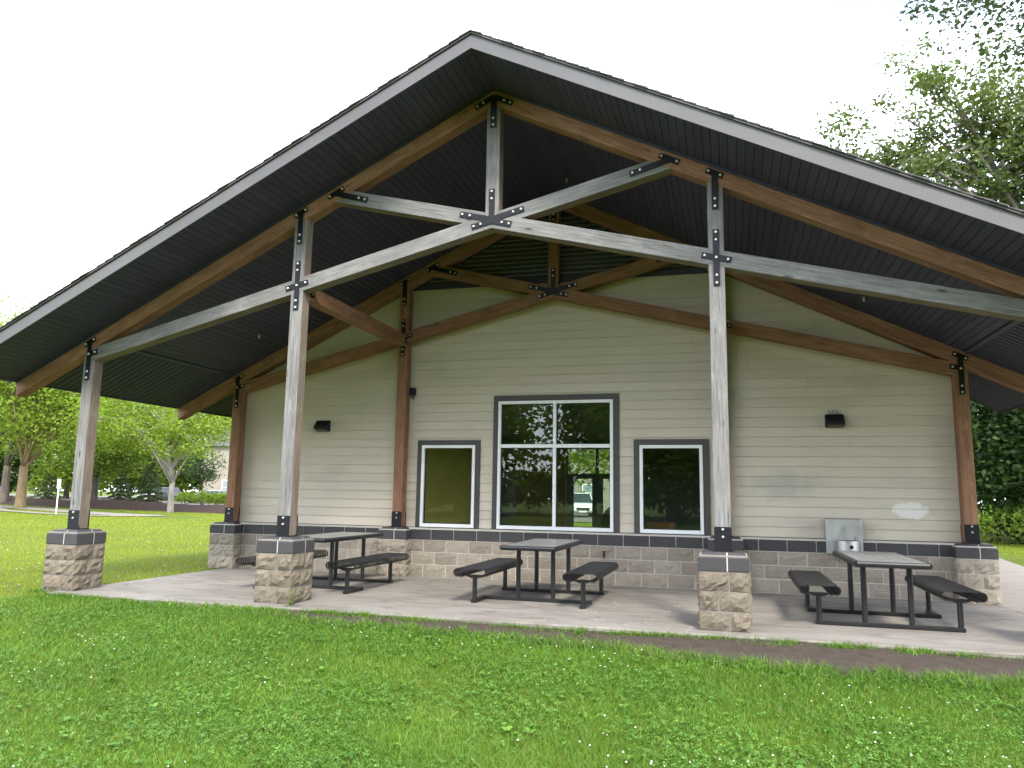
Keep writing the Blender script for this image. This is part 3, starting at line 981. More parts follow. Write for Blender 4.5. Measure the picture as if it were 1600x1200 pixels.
class Plate:
    """steel strap: bars in the xz plane plus bolt heads, built in world coordinates"""
    def __init__(self, y, out=-1):
        self.mb, self.y, self.n, self.out = MB(), y, 0, out
    def bar(self, p, q, w=0.072, th=0.007):
        p, q = Vector((p[0], p[1])), Vector((q[0], q[1]))
        d = (q - p).normalized(); n = Vector((-d.y, d.x)) * w / 2
        o = 0.0012 * self.n; self.n += 1
        ya, yb = self.y, self.y + self.out * (th + o)
        self.mb.prism_xz([tuple(p + n), tuple(p - n), tuple(q - n), tuple(q + n)], min(ya, yb), max(ya, yb), 0)
        return self
    def bolt(self, *pts, r=0.0165):
        for (x, z) in pts:
            ya = self.y + self.out * 0.005
            self.mb.tube([(x, ya, z), (x, self.y + self.out * 0.021, z), (x, self.y + self.out * 0.027, z)], [r, r, r * 0.6], 8, 1)
        return self
    def put(self, parent, name='steel_strap'):
        o = self.mb.obj(name, [M['steel'], M['bolt']])
        world_parent(o, parent)
        return o

def lerp(p, q, t): return (p[0] + (q[0] - p[0]) * t, p[1] + (q[1] - p[1]) * t)

def build_truss(yf, front):
    """scissor truss whose front face is at y=yf"""
    hw = W / 2
    y0, y1 = yf, yf + W
    aR, aC = math.atan(MR), math.atan(MC)
    rl = lambda x: Z_RL - MR * abs(x)
    cl = lambda x: Z_CL - MC * abs(x)
    gf = M['wood_grey'] if front else M['wood_red']
    go = M['wood_tan'] if front else M['wood_red']
    rf = M['wood_brown']
    posts, rafters, chords, struts = {}, {}, {}, {}
    for s in (-1, 1):
        xt = 7.325
        poly = [(0, rl(0)), (s * xt, rl(xt)), (s * (xt + 0.02), rl(xt) + T_R), (0, rl(0) + T_R)]
        rafters[s] = timber('rafter', poly, -s * aR, y0 - 0.003, y1 + 0.003, rf, M['wood_brown'])
        xh = A_X + 0.02
        poly = [(s * xh, cl(xh)), (0, cl(0)), (0, cl(0) + T_C), (s * xh, cl(xh) + T_C)]
        chords[s] = timber('scissor_chord', poly, -s * aC, y0 - 0.0015, y1 + 0.0015, gf, go)
        # strut carries the opposite chord on up to the rafter
        xa = (Z_RL - Z_CL - T_C) / (MR + MC); xb = (Z_RL - Z_CL) / (MR + MC)
        zs = lambda x: Z_CL + MC * x
        poly = [(s * hw, zs(hw)), (s * (xb + .02), zs(xb + .02)), (s * (xa + .02), zs(xa + .02) + T_C), (s * hw, zs(hw) + T_C)]
        struts[s] = timber('scissor_strut', poly, s * aC, y0 + 0.0005, y1 - 0.0005, gf, go)
        for xp in (A_X, B_X):
            x = s * xp
            zt0, zt1 = rl(abs(x - hw)) + 0.03, rl(abs(x + hw)) + 0.03
            poly = [(x - hw, ZP + 0.006), (x + hw, ZP + 0.006), (x + hw, zt1), (x - hw, zt0)]
            # local X up the post
            posts[s * xp] = timber('post', [poly[0], poly[3], poly[2], poly[1]], math.pi / 2, y0 + 0.0012, y1 - 0.001, gf, go)
    kp = timber('king_post', [(-hw, Z_CL + T_C - 0.06), (-hw, rl(hw) + 0.02), (hw, rl(hw) + 0.02), (hw, Z_CL + T_C - 0.06)], math.pi / 2, y0 + 0.003, y1 - 0.002, gf, go)
    if front:
        for s in (-1, 1):
            tb = MB()
            z = lambda x: Z_SOF - MR * x
            tb.prism_xz([(0, z(0) - .001), (s * 7.3, z(7.3) - .001), (s * 7.3, z(7.3) - 0.032), (0, z(0) - 0.032)], y0 - 0.03, y0 - 0.0045)
            o = tb.obj('soffit_batten', M['soffit']); world_parent(o, rafters[s])
    # steel
    yp = yf - 0.0035
    up = lambda s: (s * math.cos(aR), -math.sin(aR))        # down slope
    for s in (-1, 1):
        # T straps at the rafter over each post
        for xp in (A_X, B_X):
            x = s * xp
            zm = rl(xp) + T_R * 0.60
            d = up(s)
            P = Plate(yp)
            P.bar((x - d[0] * 0.105, zm - d[1] * 0.105), (x + d[0] * 0.105, zm + d[1] * 0.105))
            low = zm - 0.44 if xp == B_X else zm - 0.56
            P.bar((x, zm), (x, low))
            P.bolt((x - d[0] * 0.075, zm - d[1] * 0.075), (x + d[0] * 0.075, zm + d[1] * 0.075), (x, low + 0.035), (x, low + 0.125))
            if xp == A_X:
                zc = cl(xp - 0.1) + T_C * 0.45
                P.bar((x, zc), (x - s * 0.14, zc + 0.14 * MC))
                P.bolt((x - s * 0.105, zc + 0.105 * MC), (x, zc))
            P.put(posts[x])
            # post base strap
            Q = Plate(yf + 0.0005)
            Q.bar((x, ZP + 0.004), (x, ZP + 0.262), W + 0.004)
            Q.bolt((x, ZP + 0.235), (x, ZP + 0.155), r=0.0145)
            Q.put(posts[x], 'post_base')
            Q2 = MB(); Q2.box((x - hw - .004, yf + W + .001, ZP + .004), (x + hw + .004, yf + W + .009, ZP + .262)); Q2.box((x - hw - .02, yf - .02, ZP - .0015), (x + hw + .02, yf + W + .02, ZP + .0055))
            o = Q2.obj('post_base', M['steel']); world_parent(o, posts[x])
        # cross strap where the chord meets the inner post
        x = s * B_X
        zc = cl(B_X) + T_C / 2
        P = Plate(yp)
        P.bar((x, zc - 0.335), (x, zc + 0.335))
        P.bar((x - 0.165, zc + s * 0.165 * MC), (x + 0.165, zc - s * 0.165 * MC))
        P.bolt((x, zc + 0.30), (x, zc + 0.21), (x, zc), (x, zc - 0.21), (x, zc - 0.30), (x - 0.13, zc + s * 0.13 * MC), (x + 0.13, zc - s * 0.13 * MC))
        P.put(chords[s])
        # strut to rafter
        xj = ((Z_RL - Z_CL) / (MR + MC)) - 0.02
        zj = rl(xj) + T_R * 0.5
        d = up(s)
        P = Plate(yp)
        P.bar((s * xj - d[0] * 0.13, zj - d[1] * 0.13), (s * xj + d[0] * 0.13, zj + d[1] * 0.13))
        e = (s * (xj - 0.47), Z_CL + MC * (xj - 0.47) + T_C * 0.5)
        P.bar((s * xj, zj - 0.01), e)
        P.bolt((s * xj - d[0] * 0.10, zj - d[1] * 0.10), (s * xj + d[0] * 0.10, zj + d[1] * 0.10), lerp(e, (s * xj, zj), 0.08), lerp(e, (s * xj, zj), 0.27))
        P.put(struts[s])
    # apex strap
    za = rl(0) + T_R * 0.48
    P = Plate(yp)
    for s in (-1, 1):
        d = up(s)
        P.bar((0, za), (d[0] * 0.28, za + d[1] * 0.28))
        P.bolt((d[0] * 0.245, za + d[1] * 0.245), (d[0] * 0.155, za + d[1] * 0.155))
    P.bar((0, za), (0, za - 0.42), 0.078)
    P.bolt((0, za - 0.385), (0, za - 0.295))
    P.put(kp)
    # centre five-way strap
    zc = Z_CL + T_C * 0.58
    P = Plate(yp)
    P.bar((0, zc - 0.045), (0, zc + 0.40))
    P.bolt((0, zc + 0.365), (0, zc + 0.27))
    for s in (-1, 1):
        P.bar((0, zc), (s * 0.42, zc + 0.42 * MC)); P.bolt((s * 0.385, zc + 0.385 * MC), (s * 0.285, zc + 0.285 * MC))
        P.bar((0, zc - 0.02), (s * 0.26, zc - 0.02 - 0.26 * MC)); P.bolt((s * 0.23, zc - 0.02 - 0.23 * MC), (s * 0.14, zc - 0.02 - 0.14 * MC))
    P.put(kp)
    return posts
build_truss(-D, True)
rear_posts = build_truss(-YR, False)
# spacer boards between rear posts and siding
for px in PIER_X:
    mb = MB(); mb.box((px - 0.06, -YR + W + 0.002, ZP + 0.004), (px + 0.06, YS - 0.019, min(5.0, Z_RL - MR * abs(px))))
    mb.obj('post_spacer', M['wood_red'], B)
# tie beams front to back at the inner posts
for s in (-1, 1):
    mb = MB()
    L = D - YR - W
    mb.box((0, -W / 2 + .004, -0.1), (L, W / 2 - .004, 0.1))
    tbm = mb.obj('tie_beam', M['wood_red'], B, bevel=0.006, loc=(s * B_X, -D + W, 4.05), rot=(0, 0, math.pi / 2))
    for yy in (-D + W + 0.06, -YR - 0.06):
        k = MB(); xx = s * B_X - s * (W / 2 - .002)
        k.box((min(xx, xx - s * .008), yy - 0.05, 4.0), (max(xx, xx - s * .008), yy + 0.05, 4.09))
        k.tube([(xx - s * .006, yy, 4.045), (xx - s * .02, yy, 4.045)], 0.015, 8, 1)
        o = k.obj('steel_strap', [M['steel'], M['bolt']]); world_parent(o, tbm)

# ------------------------------------------------------------------ fixtures
def wall_light(x, z, label, spikes):
    t = empty('wall_light', (x, YS - 0.012, z))
    tag(t, label, 'wall lamp')
    mb = MB()
    prof = [(0.0, 0.10), (-0.05, 0.10), (-0.15, -0.015), (-0.15, -0.06), (-0.02, -0.10), (0.0, -0.10)]
    n = len(prof); hw_ = 0.132
    v = [(-hw_, y, zz_) for y, zz_ in prof] + [(hw_, y, zz_) for y, zz_ in prof]
    mb.add(v, [tuple(range(n))[::-1][::-1], tuple(range(n, 2 * n))[::-1]] + [(k, n + k, n + (k + 1) % n, (k + 1) % n) for k in range(n)])
    mb.obj('housing', M['steel'], t, bevel=0.006)
    l = MB(); l.add([(-0.11, -0.146, -0.068), (0.11, -0.146, -0.068), (0.11, -0.03, -0.104), (-0.11, -0.03, -0.104)], [(0, 1, 2, 3)])
    l.obj('lens', M['carglass'], t)
    if spikes:
        s = MB()
        for k in range(11):
            xx = -0.085 + k * 0.017
            s.tube([(xx, -0.035, 0.098), (xx + random.uniform(-.015, .015), -0.045 + random.uniform(-.02, .02), 0.175)], [0.003, 0.0015], 5)
        s.obj('bird_spikes', M['steel'], t)
wall_light(-4.324, 2.573, 'black wall lamp on the siding between the left posts', False)
wall_light(4.345, 2.572, 'black wall lamp with bird spikes above the drinking fountain', True)

def fountain():
    t = empty('drinking_fountain', (4.385, 0.0, 0.60))
    tag(t, 'stainless steel wall drinking fountain behind the right picnic table', 'fountain')
    mb = MB(); mb.box((-0.25, -0.028, 0.0), (0.25, YS - 0.02, 0.508)); mb.obj('back_plate', M['stainless'], t, bevel=0.006)
    b = MB(); n = 20
    ring = [(0.185 * math.cos(math.pi * k / n), -0.03 - 0.23 * math.sin(math.pi * k / n)) for k in range(n + 1)]
    b.prism_xy([(p[0] + 0.03, p[1]) for p in ring], -0.02, 0.205); b.obj('basin', M['stainless'], t, smooth=False, bevel=0.004)
    r = MB(); r.prism_xy([(p[0] * 0.9 + 0.03, -0.03 + (p[1] + 0.03) * 0.9) for p in ring], 0.205, 0.2065); r.obj('bowl_top', M['trim'], t)
    f = MB(); f.tube([(0.135, -0.12, 0.205), (0.135, -0.12, 0.255), (0.125, -0.135, 0.272), (0.108, -0.15, 0.268)], [0.011, 0.010, 0.013, 0.010], 8); f.obj('bubbler', M['bolt'], t, smooth=True)
    p = MB(); p.tube([(0.06, -0.25, 0.12), (0.06, -0.278, 0.12), (0.06, -0.285, 0.12)], [0.026, 0.026, 0.015], 14); p.obj('push_button', M['steel'], t)
fountain()

def hose_bib():
    t = empty('hose_tap', (0.86, 0.0, 0.47))
    tag(t, 'small dark hose tap on the block wall behind the middle table', 'tap')
    b = MB(); b.tube([(0, 0.01, 0), (0, -0.07, 0)], 0.016, 8); b.tube([(0, -0.055, 0.005), (0, -0.075, -0.05)], 0.013, 8); b.obj('spout', M['steel'], t)
    h = MB(); h.tube([(0, -0.045, 0.012), (0, -0.045, 0.05)], 0.006, 6); h.tube([(0, -0.045, 0.045), (0, -0.045, 0.055)], 0.032, 10); h.obj('handle', M['steel'], t)
hose_bib()

def outlet_box():
    t = empty('junction_box', (-2.585, 0.145, 3.17))
    tag(t, 'small weathered junction box on the inner post left of the windows', 'fixture')
    mb = MB(); mb.box((-0.03, -0.05, -0.07), (0.06, 0.04, 0.06)); mb.obj('housing', M['steel'], t, bevel=0.006)
    k = MB(); k.tube([(0.02, -0.02, -0.07), (0.03, -0.03, -0.13)], [0.028, 0.018], 8); k.obj('sensor_head', M['trim'], t)
outlet_box()
for (x, y, lab) in ((0.45, -1.12, 'small ceiling sprinkler high under the ridge'), (-4.98, -1.02, 'small ceiling sprinkler under the left roof slope'), (4.67, -0.90, 'small ceiling sprinkler under the right roof slope')):
    z = Z_SOF - MR * abs(x)
    t = empty('ceiling_sprinkler', (x, y, z))
    tag(t, lab, 'sprinkler', 'sprinklers under the roof')
    a = MB(); a.tube([(0, 0, 0.03), (0, 0, -0.035)], [0.05, 0.04], 10); a.obj('escutcheon', M['trim'], t)
    b = MB(); b.tube([(0, 0, -0.03), (0, 0, -0.10)], [0.014, 0.018], 8); b.obj('nozzle', M['bolt'], t)
    c = MB(); s = 1 if x > 0 else -1
    c.tube([(0.0, 0.03, 0.0), (0.0, YS - y - 0.02, 0.0)], 0.014, 8); c.obj('pipe', M['trim'], t)

# ------------------------------------------------------------------ picnic tables
M['coat'] = plain('black plastic coated steel', (0.012, 0.012, 0.0135), 0.36, 0, 0.25, 5)
M['plank'] = plain('grey table plank', (0.17, 0.17, 0.165), 0.3, 0, 0.18, 4, 0.6)
def bench_mesh():
    mb = MB()
    L, hw_, r = 1.86, 0.165, 0.052
    prof = [(-hw_ + 0.05 , -2 * r + 0.004)]
    for k in range(9):
        a = math.radians(-90 - 180 * k / 8)
        prof.append((-hw_ + r * math.cos(a), -r + r * math.sin(a)))
    right = [(-x, z) for x, z in prof][::-1]
    prof = prof + right
    th = 0.007
    n = len(prof)
    nr = 34
    for k in range(nr):
        y0 = -L / 2 + k * L / nr; y1 = y0 + L / nr * 0.55
        v = []
        for y in (y0, y1):
            for i, (x, z) in enumerate(prof):
                v.append((x, y, z))
            for i, (x, z) in enumerate(prof):
                a = prof[max(i - 1, 0)]; b = prof[min(i + 1, n - 1)]
                tx, tz = b[0] - a[0], b[1] - a[1]
                l = math.hypot(tx, tz) or 1
                v.append((x + tz / l * th, y, z - tx / l * th))
        f = []
        N = 2 * n
        for i in range(n - 1):
            f.append((i, i + 1, N + i + 1, N + i)); f.append((n + i + 1, n + i, N + n + i, N + n + i + 1))
            f.append((i + 1, i, n + i, n + i + 1)); f.append((N + i, N + i + 1, N + n + i + 1, N + n + i))
        mb.add(v, f)
    return mb.mesh('seat_ribs', [M['coat']])
def seat_frame_mesh():
    mb = MB()
    L, hw_, r = 1.86, 0.165, 0.052
    for x in (-hw_ + 0.052, hw_ - 0.052):
        mb.tube([(x, -L / 2, -0.098), (x, L / 2, -0.098)], 0.010, 6)
    for y in (-0.70, 0.70):
        mb.add([(-0.15, y - 0.03, -0.098), (0.15, y - 0.03, -0.098), (0.15, y + 0.03, -0.098), (-0.15, y + 0.03, -0.098),
                (-0.05, y - 0.03, -0.135), (0.05, y - 0.03, -0.135), (0.05, y + 0.03, -0.135), (-0.05, y + 0.03, -0.135)],
               [(0, 1, 2, 3), (4, 7, 6, 5), (0, 4, 5, 1), (1, 5, 6, 2), (2, 6, 7, 3), (3, 7, 4, 0)])
    return mb.mesh('seat_frame', [M['coat']])
RIBS, SFRAME = bench_mesh(), seat_frame_mesh()
def plank_mesh():
    mb = MB(); mb.box((-0.0655, -0.86, 0), (0.0655, 0.86, 0.02))
    return mb.mesh('plank', [M['plank']], bevel=0.003)
PLANK = plank_mesh()
LEG = MB().tube([(0, 0, 0.04), (0, 0, 0.70)], 0.030, 14).mesh('leg', [M['coat']], smooth=False)
BLEG = MB().tube([(0, 0, 0.02), (0, 0, 0.325)], 0.030, 14).mesh('bench_leg', [M['coat']])
def rail_mesh(L):
    return MB().box((-L / 2, -0.035, 0.002), (L / 2, 0.035, 0.045)).mesh('foot_rail', [M['coat']], bevel=0.006)
RAIL = rail_mesh(1.50)
FOOT = MB().box((-0.035, -0.45, 0.002), (0.035, -0.0352, 0.044)).mesh('foot', [M['coat']], bevel=0.006)
def table_edge():
    mb = MB()
    hw_, L, r = 0.385, 1.86, 0.032
    for s in (-1, 1):
        mb.tube([(s * (hw_ - r), -L / 2 + r, 0.706), (s * (hw_ - r), L / 2 - r, 0.706)], r, 12)
        mb.tube([(-hw_ + r, s * (L / 2 - r), 0.706), (hw_ - r, s * (L / 2 - r), 0.706)], r * 0.98, 12)
    mb.box((-hw_ + r, -L / 2 + r, 0.690), (hw_ - r, L / 2 - r, 0.716))
    return mb.mesh('table_frame', [M['coat']])
TEDGE = table_edge()
def picnic_table(x, y, rz, label):
    t = empty('picnic_table', (x, y, 0.0), rz)
    tag(t, label, 'picnic table', 'picnic tables on the patio')
    tf = link('tabletop', TEDGE, t)
    for k in range(5):
        link('plank', PLANK, tf, ((k - 2) * 0.134, 0, 0.718))
    for sx in (-1, 1):
        for sy in (-1, 1):
            link('leg', LEG, t, (sx * 0.235, sy * 0.5, 0))
    for sy in (-1, 1):
        link('foot_rail', RAIL, t, (0, sy * 0.5, 0))
    for sx in (-1, 1):
        link('foot', FOOT, t, (sx * 0.71, -0.5, 0))
        link('bench_leg', BLEG, t, (sx * 0.71, -0.90, 0))
        link('bench_leg', BLEG, t, (sx * 0.71, 0.5, 0))
        fr = link('bench_seat', SFRAME, t, (sx * 0.71, -0.2, 0.445))
        rb = link('seat_ribs', RIBS, fr)
        tag(rb, kind='stuff')
picnic_table(-3.02, -1.60, 0, 'black picnic table with slatted benches behind the left stone pier')
picnic_table(0.30, -1.74, 0, 'black picnic table with slatted benches in front of the large window')
picnic_table(4.44, -2.30, math.pi, 'black picnic table with slatted benches in front of the drinking fountain')

# ------------------------------------------------------------------ vegetation
def leaf_quads(pts, n, size, rng, spread, flat=0.35, droop=0.0):
    """n rhombic leaves scattered round pts"""
    k = rng.integers(0, len(pts), n)
    c = pts[k] + rng.normal(0, 1, (n, 3)) * np.asarray(spread)
    a = rng.normal(0, 1, (n, 3)); a[:, 2] *= flat
    a /= np.linalg.norm(a, axis=1)[:, None] + 1e-9
    b = rng.normal(0, 1, (n, 3))
    b = np.cross(a, b); b /= np.linalg.norm(b, axis=1)[:, None] + 1e-9
    s = size * rng.uniform(0.6, 1.35, n)[:, None]
    v = np.stack([c - a * s * 0.5, c + b * s * 0.30 + a * s * .05, c + a * s * 0.5 + np.array([0, 0, -droop]) * s, c - b * s * 0.30 + a * s * .05], 1).reshape(-1, 3)
    f = np.arange(4 * n).reshape(n, 4)
    return v, f

def bez(p, q, rise, rng, n=7, wob=0.04):
    p, q = np.array(p, float), np.array(q, float)
    m = (p + q) / 2 + np.array([0, 0, rise]) + rng.normal(0, wob, 3) * np.linalg.norm(q - p)
    t = np.linspace(0, 1, n)[:, None]
    return (1 - t) ** 2 * p + 2 * t * (1 - t) * m + t ** 2 * q

def tree(name, label, base, trunk_r, fork, centre, radii, n_limb, n_leaf, leaf, lmat, bmat, seed, group=None, cat='tree', spread=0.10, sub=4, hollow=0.35, lean=(0, 0), flat=0.5, low=-0.75, limb_r=0.42):
    rng = np.random.default_rng(seed)
    t = empty(name, base)
    tag(t, label, cat, group)
    mb = MB()
    C = np.array(centre) - np.array(base)          # crown centre in local coordinates
    Rr = np.array(radii, float)
    fk = np.array([lean[0], lean[1], fork])
    top = C + np.array([0, 0, Rr[2] * 0.55])
    tp = [(0, 0, -0.15), (0.02, 0, fork * 0.08), tuple(fk * 0.5), tuple(fk)]
    mb.tube(tp, [trunk_r * 1.45, trunk_r * 1.1, trunk_r * 0.95, trunk_r * 0.85], 10)
    lead = bez(fk, top, 0, rng, 8, 0.03)
    mb.tube([tuple(p) for p in lead], list(np.linspace(trunk_r * 0.86, trunk_r * 0.1, 8)), 7)
    tips = [lead[-1], lead[-2], lead[-3]]
    for k in range(n_limb):
        az = 2 * math.pi * (k * 0.618 + rng.uniform(-.06, .06))
        el = rng.uniform(low, 0.9)
        rad = rng.uniform(0.55, 0.92)
        d = np.array([math.cos(az) * math.sqrt(max(0, 1 - el * el)), math.sin(az) * math.sqrt(max(0, 1 - el * el)), el])
        e = C + Rr * d * rad
        s0 = rng.uniform(0.0, 0.75)
        st = fk * (1 - s0) + lead[int(s0 * 6)] * s0 if s0 > 0.1 else fk * rng.uniform(0.88, 1.0)
        if s0 > 0.1: st = lead[int(s0 * 7)]
        pth = bez(st, e, 0.12 * np.linalg.norm(e - st), rng, 8, 0.06)
        mb.tube([tuple(p) for p in pth], list(np.linspace(trunk_r * limb_r * rng.uniform(.7, 1.1), trunk_r * 0.05, 8)), 6, cap=False)
        tips += [pth[-1], pth[-2], pth[-3]]
        for j in range(sub):
            s1 = pth[rng.integers(3, 7)]
            dd = rng.normal(0, 1, 3); dd /= np.linalg.norm(dd)
            e2 = s1 + dd * Rr * rng.uniform(0.22, 0.45)
            q = (e2 - C) / Rr
            l = np.linalg.norm(q)
            if l > 1.0: e2 = C + Rr * q / l * rng.uniform(.85, 1.0)
            p2 = bez(s1, e2, 0.05, rng, 5, 0.06)
            mb.tube([tuple(p) for p in p2], list(np.linspace(trunk_r * 0.13, trunk_r * 0.03, 5)), 5, cap=False)
            tips += [p2[-1], p2[-1], p2[-2], p2[2]]
    mb.obj('trunk', bmat, t, smooth=True)
    tips = np.array(tips)
    if hollow > 0:                       # extra leaf clumps filling the outer shell
        m = int(len(tips) * hollow)
        d = rng.normal(0, 1, (m, 3)); d /= np.linalg.norm(d, axis=1)[:, None]
        d[:, 2] = np.maximum(d[:, 2], low)
        tips = np.vstack([tips, C + Rr * d * rng.uniform(0.6, 1.0, (m, 1))])
    v, f = leaf_quads(tips, n_leaf, leaf, rng, Rr * spread, flat)
    link('crown', np_mesh('crown', v, f, lmat), t)
    return t

def spruce(label, base, h, r, seed, n=4200, group=None):
    rng = np.random.default_rng(seed)
    t = empty('spruce_tree', base)
    tag(t, label, 'tree', group)
    mb = MB().tube([(0, 0, -.1), (0, 0, h * 0.5), (0, 0, h * 0.98)], [0.03 * h, 0.018 * h, 0.004 * h], 7)
    V = []
    layers = int(h * 2.6)
    for k in range(layers):
        s = (k + 0.4) / layers
        z = h * (0.06 + 0.92 * s)
        rr = r * (1 - s) ** 0.85 + 0.06
        nb = 7 + int(5 * (1 - s))
        for j in range(nb):
            a = 2 * math.pi * (j + rng.uniform(-.35, .35)) / nb + k
            L = rr * rng.uniform(0.75, 1.12)
            q = np.array([math.cos(a) * L, math.sin(a) * L, z - 0.22 * L + 0.10 * rng.normal()])
            p0 = np.array([0, 0, z + 0.08 * L])
            mb.tube([tuple(p0), tuple((p0 + q) / 2 + np.array([0, 0, -.04 * L])), tuple(q)], [0.016, 0.010, 0.004], 4, cap=False)
            m = max(6, int(34 * L / r))
            tt = rng.uniform(0.12, 1.0, m) ** 0.8
            c = p0[None] * (1 - tt[:, None]) + q[None] * tt[:, None]
            side = np.array([-math.sin(a), math.cos(a), 0])
            c = c + side[None] * (rng.normal(0, 0.16, m) * L * (1.1 - tt))[:, None]
            c[:, 2] += rng.normal(0, 0.03, m) - 0.05 * rng.uniform(0, 1, m)
            V.append(c)
    mb.obj('trunk', M['bark'], t)
    pts = np.vstack(V)
    v, f = leaf_quads(pts, len(pts) * 2, 0.17, rng, (0.04, 0.04, 0.02), 0.25, 0.15)
    link('crown', np_mesh('crown', v, f, M['needle']), t)

def bush(label, base, rx, rz, seed, mat, n=900, leaf=0.16, group=None, ry=None):
    rng = np.random.default_rng(seed)
    t = empty('shrub', base)
    tag(t, label, 'shrub', group)
    mb = MB()
    for k in range(7):
        a = rng.uniform(0, 6.28)
        mb.tube([(0, 0, -.05), (math.cos(a) * rx * .35, math.sin(a) * rx * .35, rz * .7), (math.cos(a) * rx * .7, math.sin(a) * rx * .7, rz * 1.2)], [0.02, 0.014, 0.006], 5, cap=False)
    mb.obj('stem', M['bark'], t)
    d = rng.normal(0, 1, (n // 4, 3)); d /= np.linalg.norm(d, axis=1)[:, None]
    d[:, 2] = np.abs(d[:, 2]) * 1.3 - 0.25
    lump = 1 + 0.16 * np.sin(d[:, 0] * 5 + seed) * np.cos(d[:, 1] * 6)
    p = d * (rng.uniform(0.3, 1, (n // 4, 1)) ** 0.4) * np.array([rx, ry or rx, rz]) * lump[:, None] + np.array([0, 0, rz * 0.75])
    v, f = leaf_quads(p, n, leaf, rng, (leaf * .6,) * 3, 0.8)
    link('crown', np_mesh('crown', v, f, mat), t)

G0 = -0.1
# left lawn
tree('shade_tree', 'large tree with tan trunk and lime green crown at far left', (-46.2, 31.4, G0), 0.33, 3.0, (-44.6, 31.6, 8.9), (8.6, 8.2, 6.3), 30, 44000, 0.23, M['leaf_lime'], M['bark_tan'], 3, spread=0.075, limb_r=0.5)
tree('shade_tree', 'grey trunked tree at the left edge behind the large one', (-60.0, 42.0, G0), 0.36, 3.4, (-60.5, 42.5, 10.0), (6.5, 6.0, 8.0), 18, 18000, 0.27, M['leaf_mid'], M['bark'], 4, spread=0.08)
tree('shade_tree', 'forked tree on the lawn between the two parked cars', (-32.4, 30.2, G0), 0.19, 2.0, (-33.8, 30.2, 6.2), (5.8, 5.4, 3.8), 26, 21000, 0.19, M['leaf_lime'], M['bark_pale'], 9, spread=0.085, limb_r=0.6, low=-0.35)
tree('shade_tree', 'lime green tree behind the left stone pier post', (-55.0, 47.0, G0), 0.33, 2.6, (-51.0, 45.0, 8.2), (8.2, 6.0, 6.6), 26, 34000, 0.25, M['leaf_mid'], M['bark'], 12, spread=0.08)
tree('sapling', 'slender young tree in the mulch beside the beige house', (-41.5, 45.0, 0.3), 0.07, 1.6, (-41.5, 45.0, 3.6), (1.7, 1.7, 1.9), 9, 1900, 0.2, M['leaf_grey'], M['bark'], 14, spread=0.12, low=-0.9)
spruce('small spruce in the mulch bed behind the left post', (-53.5, 48.6, 0.1), 3.3, 1.5, 21, group='spruces in the mulch bed')
spruce('spruce standing in front of the dark parked car', (-41.2, 38.3, 0.15), 4.3, 1.45, 22, group='spruces in the mulch bed')
spruce('low spruce behind the white sign post', (-57.5, 44.3, 0.15), 2.8, 1.8, 23, group='spruces in the mulch bed')
spruce('spruce half hidden behind the rear left post', (-36.5, 46.5, 0.1), 4.6, 2.0, 24, group='spruces in the mulch bed')
for k, (x, y, lab) in enumerate(((-38.4, 39.2, 'leftmost round clipped shrub in the mulch bed'), (-36.6, 38.8, 'second round clipped shrub from the left in the mulch'),
                                 (-34.0, 37.0, 'third round clipped shrub, in front of the silver car'), (-32.4, 36.0, 'rightmost round clipped shrub beside the rear post'))):
    bush(lab, (x, y, 0.22), 0.85, 0.55, 31 + k, M['leaf_lime'], 1100, 0.15, 'clipped shrubs in the mulch bed')
far = [(-47, 92, 12, 8, 'leaf_mid'), (-36, 96, 12, 8, 'leaf_dark'), (-90, 90, 13, 9, 'leaf_mid'), (-70, 100, 14, 10, 'leaf_mid'), (-112, 70, 13, 9, 'leaf_lime'), (22, 34, 12, 7, 'leaf_dark'), (30, 28, 12, 7, 'leaf_dark'), (-95, 62, 10, 8.0, 'leaf_mid'), (-84, 72, 11, 8.5, 'leaf_lime'), (-74, 76, 10, 7.5, 'leaf_mid'), (-66, 82, 11, 8.5, 'leaf_dark'), (-58, 84, 10, 8.0, 'leaf_mid'), (-76, 52, 10, 6.5, 'leaf_dark'), (-102, 50, 12, 9, 'leaf_mid')]
far_lab = ['mid green tree rising behind the beige house roof', 'dark tree behind the right end of the beige house', 'mid green tree at the back, between the far lime trees', 'tallest mid green tree at the back of the far row', 'lime green tree at the far end of the lot', 'dark tree far behind the right lawn hedge', 'rightmost dark tree far behind the right lawn', 'mid green tree far beyond the parking lot at left', 'lime green tree far beyond the parking lot', 'mid green tree beyond the lot above the low spruce', 'dark green tree far behind the left post',
           'mid green tree far behind the beige house', 'dark tree behind the tan trunked one', 'tall mid green tree at the far left edge']
for k, (x, y, zc, r, m) in enumerate(far):
    tree('distant_tree', far_lab[k], (x, y, G0), 0.35, 2.0, (x, y, zc * 0.66), (r, r, zc * 0.66), 18, 9500, 0.6, M[m], M['bark'], 60 + k, 'trees beyond the parking lot', spread=0.10, sub=3, hollow=0.8)
for k in range(10):
    bush(['first', 'second', 'third', 'fourth', 'fifth', 'sixth', 'seventh', 'eighth', 'ninth', 'tenth'][k] + ' low hedge from the left along the far side of the parking lot', (-150 + k * 13.5, 84 + k * 2.4, G0), 8.5, 2.6, 160 + k, M['leaf_mid'], 3200, 0.6, 'hedge along the far side of the lot', 2.5)
